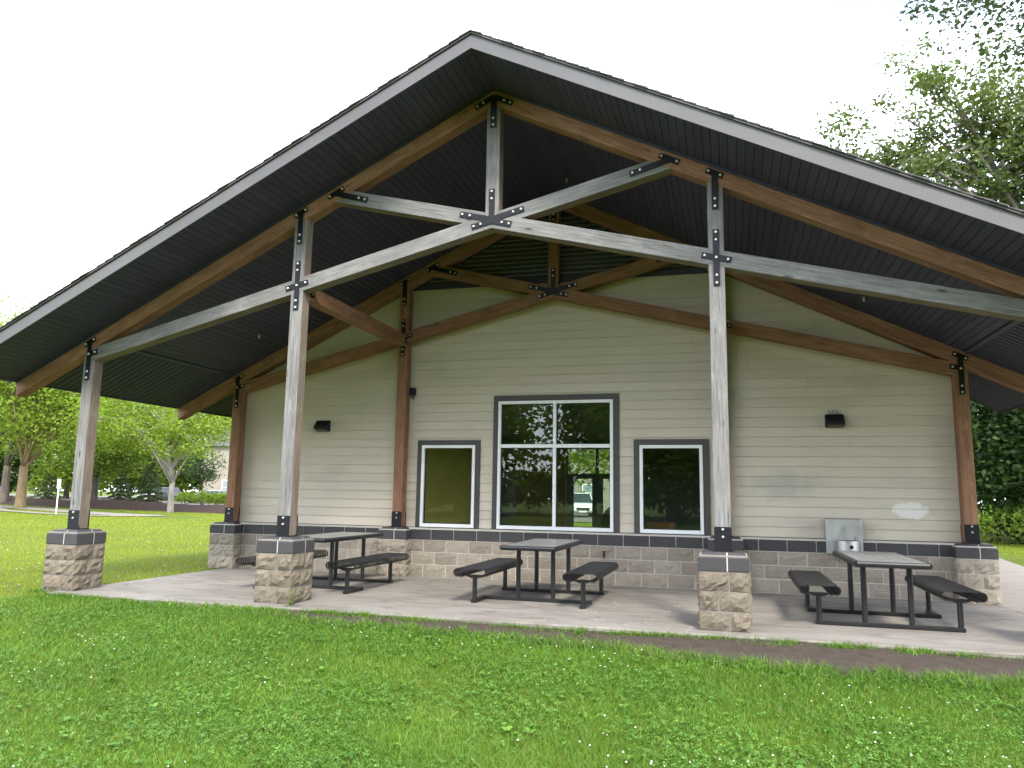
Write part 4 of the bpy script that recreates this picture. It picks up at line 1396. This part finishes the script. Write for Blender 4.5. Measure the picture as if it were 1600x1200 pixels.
# right side
tree('cottonwood_tree', 'tall cottonwood with open pale branches above the right roof edge', (13.6, 16.0, G0), 0.30, 8.5, (10.3, 14.9, 13.3), (4.9, 3.2, 3.6), 30, 19000, 0.165, M['leaf_olive'], M['bark_pale'], 41, spread=0.056, sub=2, hollow=0.25, low=-0.6, limb_r=0.30)
tree('shade_tree', 'darker tree crowding the upper right corner behind the cottonwood', (17.0, 17.5, G0), 0.42, 6.0, (15.6, 17.0, 13.0), (3.9, 4.0, 6.0), 18, 9500, 0.2, M['leaf_grey'], M['bark'], 42, spread=0.09)
tree('shade_tree', 'near tree whose branch tips hang into the top right corner', (13.6, 3.4, G0), 0.3, 8.0, (10.3, 3.3, 12.7), (4.1, 3.2, 3.2), 34, 22000, 0.115, M['leaf_grey'], M['bark'], 43, spread=0.055, sub=2, hollow=1.0)
tree('shade_tree', 'dense dark green tree beside the right rear post', (14.8, 21.5, G0), 0.3, 1.6, (14.2, 21.0, 4.6), (4.6, 3.8, 4.8), 36, 34000, 0.22, M['leaf_dark'], M['bark'], 44, spread=0.10, low=-0.95, hollow=1.6)
tree('shade_tree', 'second dark tree at the right edge of the picture', (19.5, 24.0, G0), 0.3, 1.8, (19.0, 24.0, 5.5), (5.0, 4.0, 5.6), 26, 18000, 0.28, M['leaf_dark'], M['bark'], 45, spread=0.10, low=-0.95, hollow=0.8)
for k, (x, y, lab) in enumerate(((14.0, 27.0, 'tall hedge shrub behind the dark tree, nearest the rear post'), (18.5, 29.0, 'tall hedge shrub behind the dark trees at the right edge'), (23.5, 30.0, 'tall hedge shrub farthest right behind the dark trees'))):
    bush(lab, (x, y, G0), 3.4, 3.0, 140 + k, M['leaf_dark'], 7000, 0.3, 'hedge behind the right trees')
bush('low leafy shrub under the dark tree on the right lawn', (13.2, 19.6, G0), 2.4, 0.8, 46, M['leaf_mid'], 2600, 0.17)
# trees across the lawn behind the viewer: they stand in the window reflections and shade the near lawn
back = [(-15.5, -39, 8, 6.8), (-0.6, -37, 9, 5.4), (4.5, -33, 8.5, 6.4), (12.5, -31, 9, 6.2), (19.5, -37, 9, 6.8), (27, -30, 9, 6.5), (-24, -46, 9, 7.5), (8.5, -44, 10, 7.0), (1.5, -52, 10, 7.0), (-9.0, -55, 13, 5.0)]
for k, (x, y, zc, r) in enumerate(back):
    tree('park_tree', ['leftmost', 'second', 'third', 'fourth', 'fifth', 'sixth', 'seventh', 'eighth', 'ninth', 'rightmost'][sorted(q[0] for q in back).index(x)] + ' dark park tree from the west in the row facing the windows', (x, y, -0.1), 0.38, 2.0, (x, y, zc * 0.72), (r, r * 0.9, zc * 0.75), 20, 9000, 0.5, M['leaf_mid'], M['bark'], 80 + k, 'trees facing the windows', spread=0.10, sub=3, hollow=0.8, low=-0.9)
for k in range(12):  # hedge added behind the viewer to close bright sky gaps in the reflections
    bush(['westernmost', 'second', 'third', 'fourth', 'fifth', 'sixth', 'seventh', 'eighth', 'ninth', 'tenth', 'eleventh', 'easternmost'][k] + ' hedge shrub from the west, added to close bright gaps in the window reflections', (-34 + k * 5.6, -47 + 2.0 * math.sin(k * 2.1), -0.1), 3.3, 1.9, 120 + k, M['leaf_dark'], 2200, 0.42, 'hedge added to darken the window reflections')
tree('park_tree', 'tree behind the building seen through its glazed rear doors', (-9.5, 47.0, G0), 0.3, 2.2, (-9.0, 47.0, 6.2), (6.5, 4.5, 4.6), 18, 7000, 0.34, M['leaf_lime'], M['bark'], 95, spread=0.09, sub=3, hollow=0.7)

# ------------------------------------------------------------------ grass
def wedge(n, r0, r1, power, a0, a1, rng):
    """random points round the camera foot with density falling as r**-power"""
    u = rng.uniform(0, 1, n)
    e = 2 - power
    r = (r0 ** e + u * (r1 ** e - r0 ** e)) ** (1 / e)
    a = rng.uniform(a0, a1, n)
    return CAM.x + r * np.sin(a), CAM.y + r * np.cos(a), r
A0, A1 = math.radians(-66), math.radians(38)

def lawn_mask(x, y):
    ok = ~((x > -6.05) & (x < 8.8) & (y > -3.94) & (y < 17.5))
    ok &= ~((x > 6.2) & (x < 10.4) & (y > -4) & (y < 17))
    rag = 0.05 * np.sin(x * 23.0 + y * 7) + 0.07 * np.sin(x * 8.3 + 1.7) * np.sin(x * 3.1) + np.abs(np.random.default_rng(len(x)).normal(0, 0.06, len(x)))
    inside = (x > -3.2) & (x < 8.8) & (y > dirt_edge(x) + rag) & (y <= -3.9)
    for px in PIER_X:
        inside |= (np.abs(x - px) < 0.30) & (np.abs(y + 3.436) < 0.30)
    # paths, bed and lot
    inside |= (x < -24) & (y > 20.0 + (-24 - x) * 0.53) & (y < 24.0 + (-24 - x) * 0.53) & (y > 0) & (np.abs((y - (20.0 + (-24 - x) * 0.53)) - 2.0) < 1.4)
    inside |= (y > np.interp(x, [-70, -60, -46.4, -38.4, -28.5, -22, -12, 6, 30], [46.5, 41.5, 35.4, 33.1, 30.4, 29.0, 30, 33, 60]))
    return ok & ~inside

def blades(x, y, h, w, rng, lean=0.55, segs=2):
    n = len(x)
    z = gz(x, y) - 0.004
    a = rng.uniform(0, 2 * np.pi, n)
    dx, dy = np.cos(a), np.sin(a)                      # width direction
    b = rng.uniform(0, 2 * np.pi, n)
    l = h * rng.uniform(0.1, lean, n) * 1.3
    lx, ly = np.cos(b) * l, np.sin(b) * l
    P0 = np.stack([x, y, z], 1)
    Wd = np.stack([dx * w / 2, dy * w / 2, np.zeros(n)], 1)
    T = P0 + np.stack([lx, ly, h], 1)
    if segs == 1:
        v = np.stack([P0 - Wd, P0 + Wd, T], 1).reshape(-1, 3)
        return v, np.arange(3 * n).reshape(n, 3)
    Mi = P0 + np.stack([lx * 0.32, ly * 0.32, h * 0.6], 1)
    v = np.stack([P0 - Wd, P0 + Wd, Mi + Wd * 0.8, Mi - Wd * 0.8, T], 1).reshape(-1, 3)
    i = np.arange(n)[:, None] * 5
    f = np.concatenate([i + np.array([[0, 1, 2]]), i + np.array([[0, 2, 3]]), i + np.array([[3, 2, 4]])], 0)
    return v, f

rng = np.random.default_rng(5)
def patch(x, y, s, ph):
    return 0.5 + 0.25 * (np.sin(x * s + ph) * np.cos(y * s * 1.3 - ph) + np.sin((x + y) * s * 1.9 + 2 * ph) * np.cos((x - y) * s * 1.1))
x, y, r = wedge(430000, 3.2, 12.0, 1.5, A0, A1, rng)
k = lawn_mask(x, y); x, y, r = x[k], y[k], r[k]
h = rng.uniform(0.028, 0.062, len(x)) * (0.7 + 0.6 * patch(x, y, 1.1, .7))
edge = np.exp(-((y - dirt_edge(x)) / 0.28) ** 2) * ((x > -4) & (x < 9))
h *= 1 + 0.9 * edge
w = rng.uniform(0.0028, 0.0052, len(x)) * np.clip(r / 5.5, 0.8, 3)
v, f = blades(x, y, h, w, rng, 1.15)
tag(link('lawn_grass', np_mesh('lawn_grass', v, f, M['grass'])), 'short mown grass in front of the patio', 'grass', kind='stuff')
x, y, r = wedge(260000, 12.0, 62.0, 1.7, A0, math.radians(40), rng)
k = lawn_mask(x, y); x, y, r = x[k], y[k], r[k]
h = rng.uniform(0.03, 0.065, len(x)); w = rng.uniform(0.006, 0.010, len(x)) * np.clip(r / 10, 1, 5)
v, f = blades(x, y, h, w, rng, 0.7, 1)
tag(link('lawn_grass', np_mesh('lawn_grass', v, f, M['grass_far'])), 'bright mown grass of the wider lawn', 'grass', kind='stuff')
# tufts along the slab edge and round the piers
xs1, ys1 = [], []
for q in range(120):
    cx = rng.uniform(-6.5, 8.7); cy = -3.95 - abs(rng.normal(0, 0.10)); m = int(rng.uniform(12, 130)); sp = rng.uniform(0.03, 0.16)
    xs1.append(cx + rng.normal(0, sp, m)); ys1.append(cy + rng.normal(0, 0.035, m))
x, y = np.concatenate(xs1), np.concatenate(ys1)
xs2, ys2 = [], []
for px in PIER_X:
    a = rng.uniform(0, 2 * np.pi, 420)
    xs2.append(px + np.clip(np.cos(a) * 0.42, -.30, .30) + rng.normal(0, .03, 420)); ys2.append(-3.436 - 0.29 - np.abs(rng.normal(0, .06, 420)))
x = np.concatenate([x] + xs2); y = np.concatenate([y] + ys2)
k = (y < -3.93) | (x < -5.98); x, y = x[k], y[k]
v, f = blades(x, y, rng.uniform(0.02, 0.085, len(x)), rng.uniform(0.004, 0.008, len(x)), rng, 1.3)
tag(link('edge_grass', np_mesh('edge_grass', v, f, M['grass'])), 'ragged grass tufts along the edge of the concrete', 'grass', kind='stuff')

# clover and plantain
def weeds():
    x, y, r = wedge(120000, 3.2, 11.0, 1.4, A0, A1, rng)
    k = lawn_mask(x, y) & (patch(x, y, 1.7, 2.2) + rng.normal(0, .14, len(x)) > 0.47)
    x, y = x[k], y[k]
    n = len(x)
    z = gz(x, y) + rng.uniform(0.018, 0.055, n)
    V, nv = [], 0
    a0 = rng.uniform(0, 2 * np.pi, n)
    tilt = rng.normal(0, 0.35, (n, 2))
    s = rng.uniform(0.009, 0.018, n)
    for j in range(3):
        a = a0 + j * 2 * np.pi / 3
        d = np.stack([np.cos(a), np.sin(a)], 1); q = np.stack([-d[:, 1], d[:, 0]], 1)
        def pt(u, w_):
            xy = d * (u * s)[:, None] + q * (w_ * s)[:, None]
            return np.stack([x + xy[:, 0], y + xy[:, 1], z + (xy * tilt).sum(1) - 0.1 * u * s], 1)
        V.append(np.stack([pt(0.05 * np.ones(n), 0 * s), pt(0.75 * np.ones(n), 0.5 + 0 * s), pt(1.05 * np.ones(n), 0 * s), pt(0.75 * np.ones(n), -0.5 + 0 * s)], 1))
    V = np.stack(V, 1).reshape(-1, 3)
    F = np.arange(len(V)).reshape(-1, 4)
    # plantain rosettes
    x, y, r = wedge(420, 3.2, 10.0, 1.2, A0, A1, rng)
    k = lawn_mask(x, y); x, y = x[k], y[k]
    PV = []
    for cx, cy in zip(x, y):
        m = rng.integers(4, 8); sc = rng.uniform(0.025, 0.058)
        zb = float(gz(cx, cy))
        for j in range(m):
            a = rng.uniform(0, 6.283); dx, dy = math.cos(a), math.sin(a)
            e = rng.uniform(0.25, 0.75)
            P = lambda u, w_, hh: (cx + (dx * u - dy * w_) * sc, cy + (dy * u + dx * w_) * sc, zb + 0.02 + hh * sc)
            PV += [P(0.1, 0, 0.1), P(0.6, 0.36, e * .7), P(1.0, 0, e * .8), P(0.6, -0.36, e * .7)]
    PV = np.array(PV)
    F2 = np.arange(len(PV)).reshape(-1, 4) + len(V)
    tag(link('lawn_weeds', np_mesh('lawn_weeds', np.vstack([V, PV]), np.vstack([F, F2]), M['weed'])), 'clover and plantain leaves among the grass', 'weeds', kind='stuff')
    x, y, r = wedge(4000, 3.2, 30.0, 1.2, A0, math.radians(30), rng)
    k = lawn_mask(x, y) & (patch(x, y, 0.9, 4.1) + 0.25 * patch(x, y, 3.3, 1) + rng.normal(0, .06, len(x)) > 0.69)
    x, y, r = x[k], y[k], r[k]
    n = len(x); z = gz(x, y) + rng.uniform(0.04, 0.075, n); s = rng.uniform(0.004, 0.0085, n) * np.clip(r / 8, 1, 1.6)
    o = np.array([(1, 0, 0), (-1, 0, 0), (0, 1, 0), (0, -1, 0), (0, 0, 1), (0, 0, -.7)])
    V = (np.stack([x, y, z], 1)[:, None, :] + o[None] * s[:, None, None]).reshape(-1, 3)
    t = np.array([(0, 2, 4), (2, 1, 4), (1, 3, 4), (3, 0, 4), (2, 0, 5), (1, 2, 5), (3, 1, 5), (0, 3, 5)])
    F = (np.arange(n)[:, None, None] * 6 + t[None]).reshape(-1, 3)
    tag(link('clover_flowers', np_mesh('clover_flowers', V, F, M['flower'])), 'scattered small white clover flowers in the lawn', 'flowers', kind='stuff')
weeds()

def weed_plant():
    t = empty('weed_plant', (-2.38, -3.80, 0.0))
    tag(t, 'bright green leafy weed growing at the foot of the second pier', 'plant')
    rr = random.Random(3)
    s = MB()
    for k in range(6):
        s.tube([(0, 0, -0.02), (rr.uniform(-.05, .08), rr.uniform(-.05, .02), rr.uniform(.08, .16))], [0.004, 0.002], 5)
    s.obj('stem', M['weed'], t)
    for k in range(12):
        a = rr.uniform(0, 6.28); c = Vector((rr.uniform(-.07, .10), rr.uniform(-.06, .03), rr.uniform(.03, .17))); L = rr.uniform(.05, .09)
        d = Vector((math.cos(a), math.sin(a), rr.uniform(-.3, .4))); q = Vector((-d.y, d.x, rr.uniform(-.2, .2)))
        m = MB(); m.add([c, c + d * L * .4 + q * L * .38, c + d * L, c + d * L * .4 - q * L * .38], [(0, 1, 2), (0, 2, 3)]); m.obj('leaf', M['weed'], t)
weed_plant()

# ------------------------------------------------------------------ street things at far left
def sign_post():
    x, y = -33.6, 22.5
    t = empty('sign_post', (x, y, G0), math.radians(52))
    tag(t, 'thin white sign post on the far lawn beside the footpath', 'sign')
    mb = MB(); mb.box((-0.03, -0.02, -0.1), (0.03, 0.02, 1.95)); mb.obj('post', M['white'], t)
    mb = MB(); mb.box((-0.09, -0.04, 1.45), (0.09, -0.022, 1.98)); mb.obj('sign_plate', M['white'], t)
sign_post()

def m_paint(name, col):
    t = NT(name)
    b = t.n('BsdfPrincipled', {'Base Color': col, 'Roughness': 0.28, 'Coat Weight': 0.6})
    t.t.links.new(b.outputs[0], t.out.inputs['Surface'])
    return t.m
def car(label, loc, rz, paint, suv=True):
    t = empty('parked_car', loc, rz)
    tag(t, label, 'car', 'cars in the parking lot')
    L, hw_ = (2.32, 0.92)
    H, belt = (1.68, 1.02) if suv else (1.45, 0.92)
    # body as stations along the length: (x, half width low, z low, half width belt, z belt)
    st = [(-L, .72, .42, .74, .86), (-L + .10, .86, .30, .86, belt - .02), (-1.35, .91, .26, .90, belt), (0, .92, .25, .91, belt), (1.0, .92, .25, .90, belt - .02), (1.75, .90, .27, .85, belt - .12), (2.15, .84, .32, .74, belt - .22), (L, .66, .42, .62, .66)]
    mb = MB(); v = []
    for (x, wl, zl, wb, zb) in st:
        v += [(x, -wl * .9, zl), (x, -wl, zl + .18), (x, -wb * 1.01, zb - .12), (x, -wb * .93, zb), (x, wb * .93, zb), (x, wb * 1.01, zb - .12), (x, wl, zl + .18), (x, wl * .9, zl)]
    f = []
    for k in range(len(st) - 1):
        for j in range(8):
            a, b = k * 8 + j, k * 8 + (j + 1) % 8
            f.append((a, a + 8, b + 8, b))
    f.append(tuple(range(8))); f.append(tuple(range((len(st) - 1) * 8, len(st) * 8))[::-1])
    mb.add(v, f); body = mb.obj('body', paint, t, bevel=0.0, smooth=True)
    g = MB()
    xr0, xr1 = (-2.0, 0.45) if suv else (-1.35, 0.3)
    bx0, bx1 = (-2.22, 1.15) if suv else (-2.0, 1.1)
    lo = [(bx0, -.84, belt - .03), (bx1, -.80, belt - .05), (bx1, .80, belt - .05), (bx0, .84, belt - .03)]
    hi = [(xr0, -.64, H - .06), (xr1, -.62, H - .05), (xr1, .62, H - .05), (xr0, .64, H - .06)]
    g.add(lo + hi, [(0, 1, 5, 4), (1, 2, 6, 5), (2, 3, 7, 6), (3, 0, 4, 7), (4, 5, 6, 7)])
    g.obj('greenhouse_glass', M['carglass'], t)
    rf = MB()
    rf.add([(xr0 - .06, -.66, H - .075), (xr1 + .08, -.64, H - .065), (xr1 + .08, .64, H - .065), (xr0 - .06, .66, H - .075), (xr0 + .1, -.52, H), (xr1 - .15, -.5, H), (xr1 - .15, .5, H), (xr0 + .1, .52, H)],
           [(3, 2, 1, 0), (0, 1, 5, 4), (1, 2, 6, 5), (2, 3, 7, 6), (3, 0, 4, 7), (4, 5, 6, 7)])
    rf.obj('roof_panel', paint, t)
    pl = MB()
    for s in (-1, 1):
        for (xa, xb) in ((bx1 - .02, xr1 + .02), (0.0, -0.05), (-1.05, -1.1), (bx0 + .02, xr0 - .02)):
            pl.tube([(xa, s * .82, belt - .04), (xb, s * .645, H - .06)], 0.035, 6)
    pl.obj('pillars', paint, t)
    for s in (-1, 1):
        for xw in (-1.42, 1.45):
            w = MB().tube([(xw, s * .70, .34), (xw, s * .935, .34)], .34, 20).obj('wheel', M['rubber'], t)
            MB().tube([(xw, s * .936, .34), (xw, s * .945, .34)], [.23, .20], 16).obj('rim', M['rim'], w)
        h = MB(); h.add([(2.12, s * .60, .68), (2.12, s * .80, .70), (2.2, s * .76, .84), (2.24, s * .56, .80), (2.36, s * .50, .66), (2.3, s * .70, .68)], [(0, 1, 2, 3), (0, 3, 4), (4, 3, 2, 5), (1, 5, 2), (0, 4, 5, 1)])
        h.obj('headlight', M['lamp'], t)
        m = MB(); m.box((0.85, s * .95 - .08, belt - .02), (1.0, s * .95 + .08, belt + .12)); m.obj('mirror', paint, t, bevel=0.02)
    gr = MB(); gr.box((2.30, -.45, .46), (2.335, .45, .66)); gr.obj('grille', M['rubber'], t)
    p = MB(); p.box((2.34, -.26, .34), (2.36, .26, .45)); p.obj('number_plate', M['white'], t)
    return t
car('dark suv parked behind the spruce at the lot edge', (-60.8, 62.5, -0.05), math.radians(220), m_paint('charcoal car paint', (0.03, 0.033, 0.036)))
car('silver blue sedan parked beside the rear left post', (-53.2, 61.0, -0.05), math.radians(236), m_paint('silver blue car paint', (0.22, 0.26, 0.32)), False)
car('white suv seen through the large window and rear doors', (-7.6, 42.5, -0.05), math.radians(-75), m_paint('white car paint', (0.75, 0.75, 0.74)))

def house(label, x0, x1, y, depth, zt, seed, wins):
    t = empty('beige_house', (x0, y, -0.06))
    tag(t, label, 'house', 'houses beyond the parking lot')
    W_ = x1 - x0
    rows = MB(); z = 0.0
    while z < zt:
        rows.add([(0, -0.02, z), (W_, -0.02, z), (W_, 0, z + .2), (0, 0, z + .2)], [(0, 1, 2, 3)]); z += .2
    w = MB(); w.box((0, 0.004, 0), (W_, depth, zt)); wo = w.obj('wall', M['siding_pale'], t)
    tag(rows.obj('clapboards', M['siding_pale'], wo), kind='stuff')
    r = MB(); e = .5
    r.add([(-e, -e, zt), (W_ + e, -e, zt), (W_ + e, depth + e, zt), (-e, depth + e, zt), (-e, depth / 2, zt + 3.0), (W_ + e, depth / 2, zt + 3.0)],
          [(0, 3, 2, 1), (0, 1, 5, 4), (2, 3, 4, 5), (1, 2, 5), (3, 0, 4)])
    r.obj('roof', M['shingle'], t)
    for (wx, wz, ww, wh) in wins:
        f = MB(); b = .12
        f.box((wx, -.08, wz), (wx + b, -.03, wz + wh)); f.box((wx + ww - b, -.08, wz), (wx + ww, -.03, wz + wh)); f.box((wx + b, -.08, wz), (wx + ww - b, -.03, wz + b)); f.box((wx + b, -.08, wz + wh - b), (wx + ww - b, -.03, wz + wh))
        f.box((wx + b, -.075, wz + wh / 2 - .03), (wx + ww - b, -.035, wz + wh / 2 + .03))
        fo = f.obj('window', M['white'], t)
        g = MB(); g.add([(wx + b, -.045, wz + b), (wx + ww - b, -.045, wz + b), (wx + ww - b, -.045, wz + wh - b), (wx + b, -.045, wz + wh - b)], [(0, 1, 2, 3)]); g.obj('pane', M['pale_glass'], fo)
M['siding_pale'] = plain('pale beige clapboard', (0.27, 0.245, 0.19), 0.7, 0, 0.06, 1)
M['pale_glass'] = plain('curtained window glass', (0.25, 0.30, 0.31), 0.1, 0, 0.1)
house('pale beige clapboard house with white windows beyond the silver car', -64.0, -34.0, 74.0, 9.0, 7.2, 1, [(9.0, 0.9, 1.3, 1.9), (16.0, 0.9, 1.3, 1.9), (9.0, 4.2, 1.3, 1.9), (16.0, 4.2, 1.3, 1.9), (22.0, 0.9, 1.3, 1.9), (3.0, .9, 1.3, 1.9)])
house('pale house far behind the building seen through its rear doors', -16.0, 8.0, 72.0, 9.0, 6.0, 2, [(3.0, 0.9, 1.4, 1.9), (9.5, 0.9, 1.4, 1.9), (13.0, .9, 1.4, 1.9), (18, .9, 1.4, 1.9)])

# things inside the room
def chair_stack():
    t = empty('folding_chair', (2.55, 2.6, 0.02), math.radians(20))
    tag(t, 'green metal folding chair leaning inside the right window', 'chair')
    m = plain('green enamel', (0.03, 0.22, 0.14), 0.4)
    for s in (-1, 1):
        MB().tube([(s * .23, -.1, 0), (s * .23, .12, 1.75)], .016, 8).obj('leg', m, t)
    for k in range(7):
        MB().tube([(-.23, -.1 + .22 * (.25 + k * .1), 1.75 * (.25 + k * .1)), (.23, -.1 + .22 * (.25 + k * .1), 1.75 * (.25 + k * .1))], .010, 6).obj('slat', m, t)
chair_stack()
def plant_pot():
    t = empty('flower_pot', (1.62, 1.5, 0.02))
    tag(t, 'terracotta pot at the lower left of the right window', 'pot')
    m = plain('terracotta', (0.42, 0.16, 0.09), 0.8)
    MB().box((-.35, -.3, 0), (.35, .3, .62)).obj('stand', M['dark_int'], t)
    MB().tube([(0, 0, .621), (0, 0, .90)], [.17, .23], 16).obj('pot', m, t)
    MB().tube([(0, 0, .86), (0, 0, .93)], [.25, .25], 16).obj('rim', m, t)
plant_pot()
def barrel_grill():
    t = empty('barrel_grill', (0.78, 3.0, 0.02))
    tag(t, 'black round topped barbecue inside the large window', 'barbecue')
    mb = MB(); n = 14
    poly = [(-.42, .55), (.42, .55)] + [(.42 * math.cos(math.pi * k / n), .85 + .40 * math.sin(math.pi * k / n)) for k in range(n + 1)]
    mb.prism_xz(poly, -.25, .25); mb.obj('lid', M['steel'], t)
    for s in (-1, 1):
        for q in (-1, 1):
            MB().tube([(s * .36, q * .2, 0), (s * .36, q * .2, .56)], .025, 8).obj('leg', M['steel'], t)
barrel_grill()
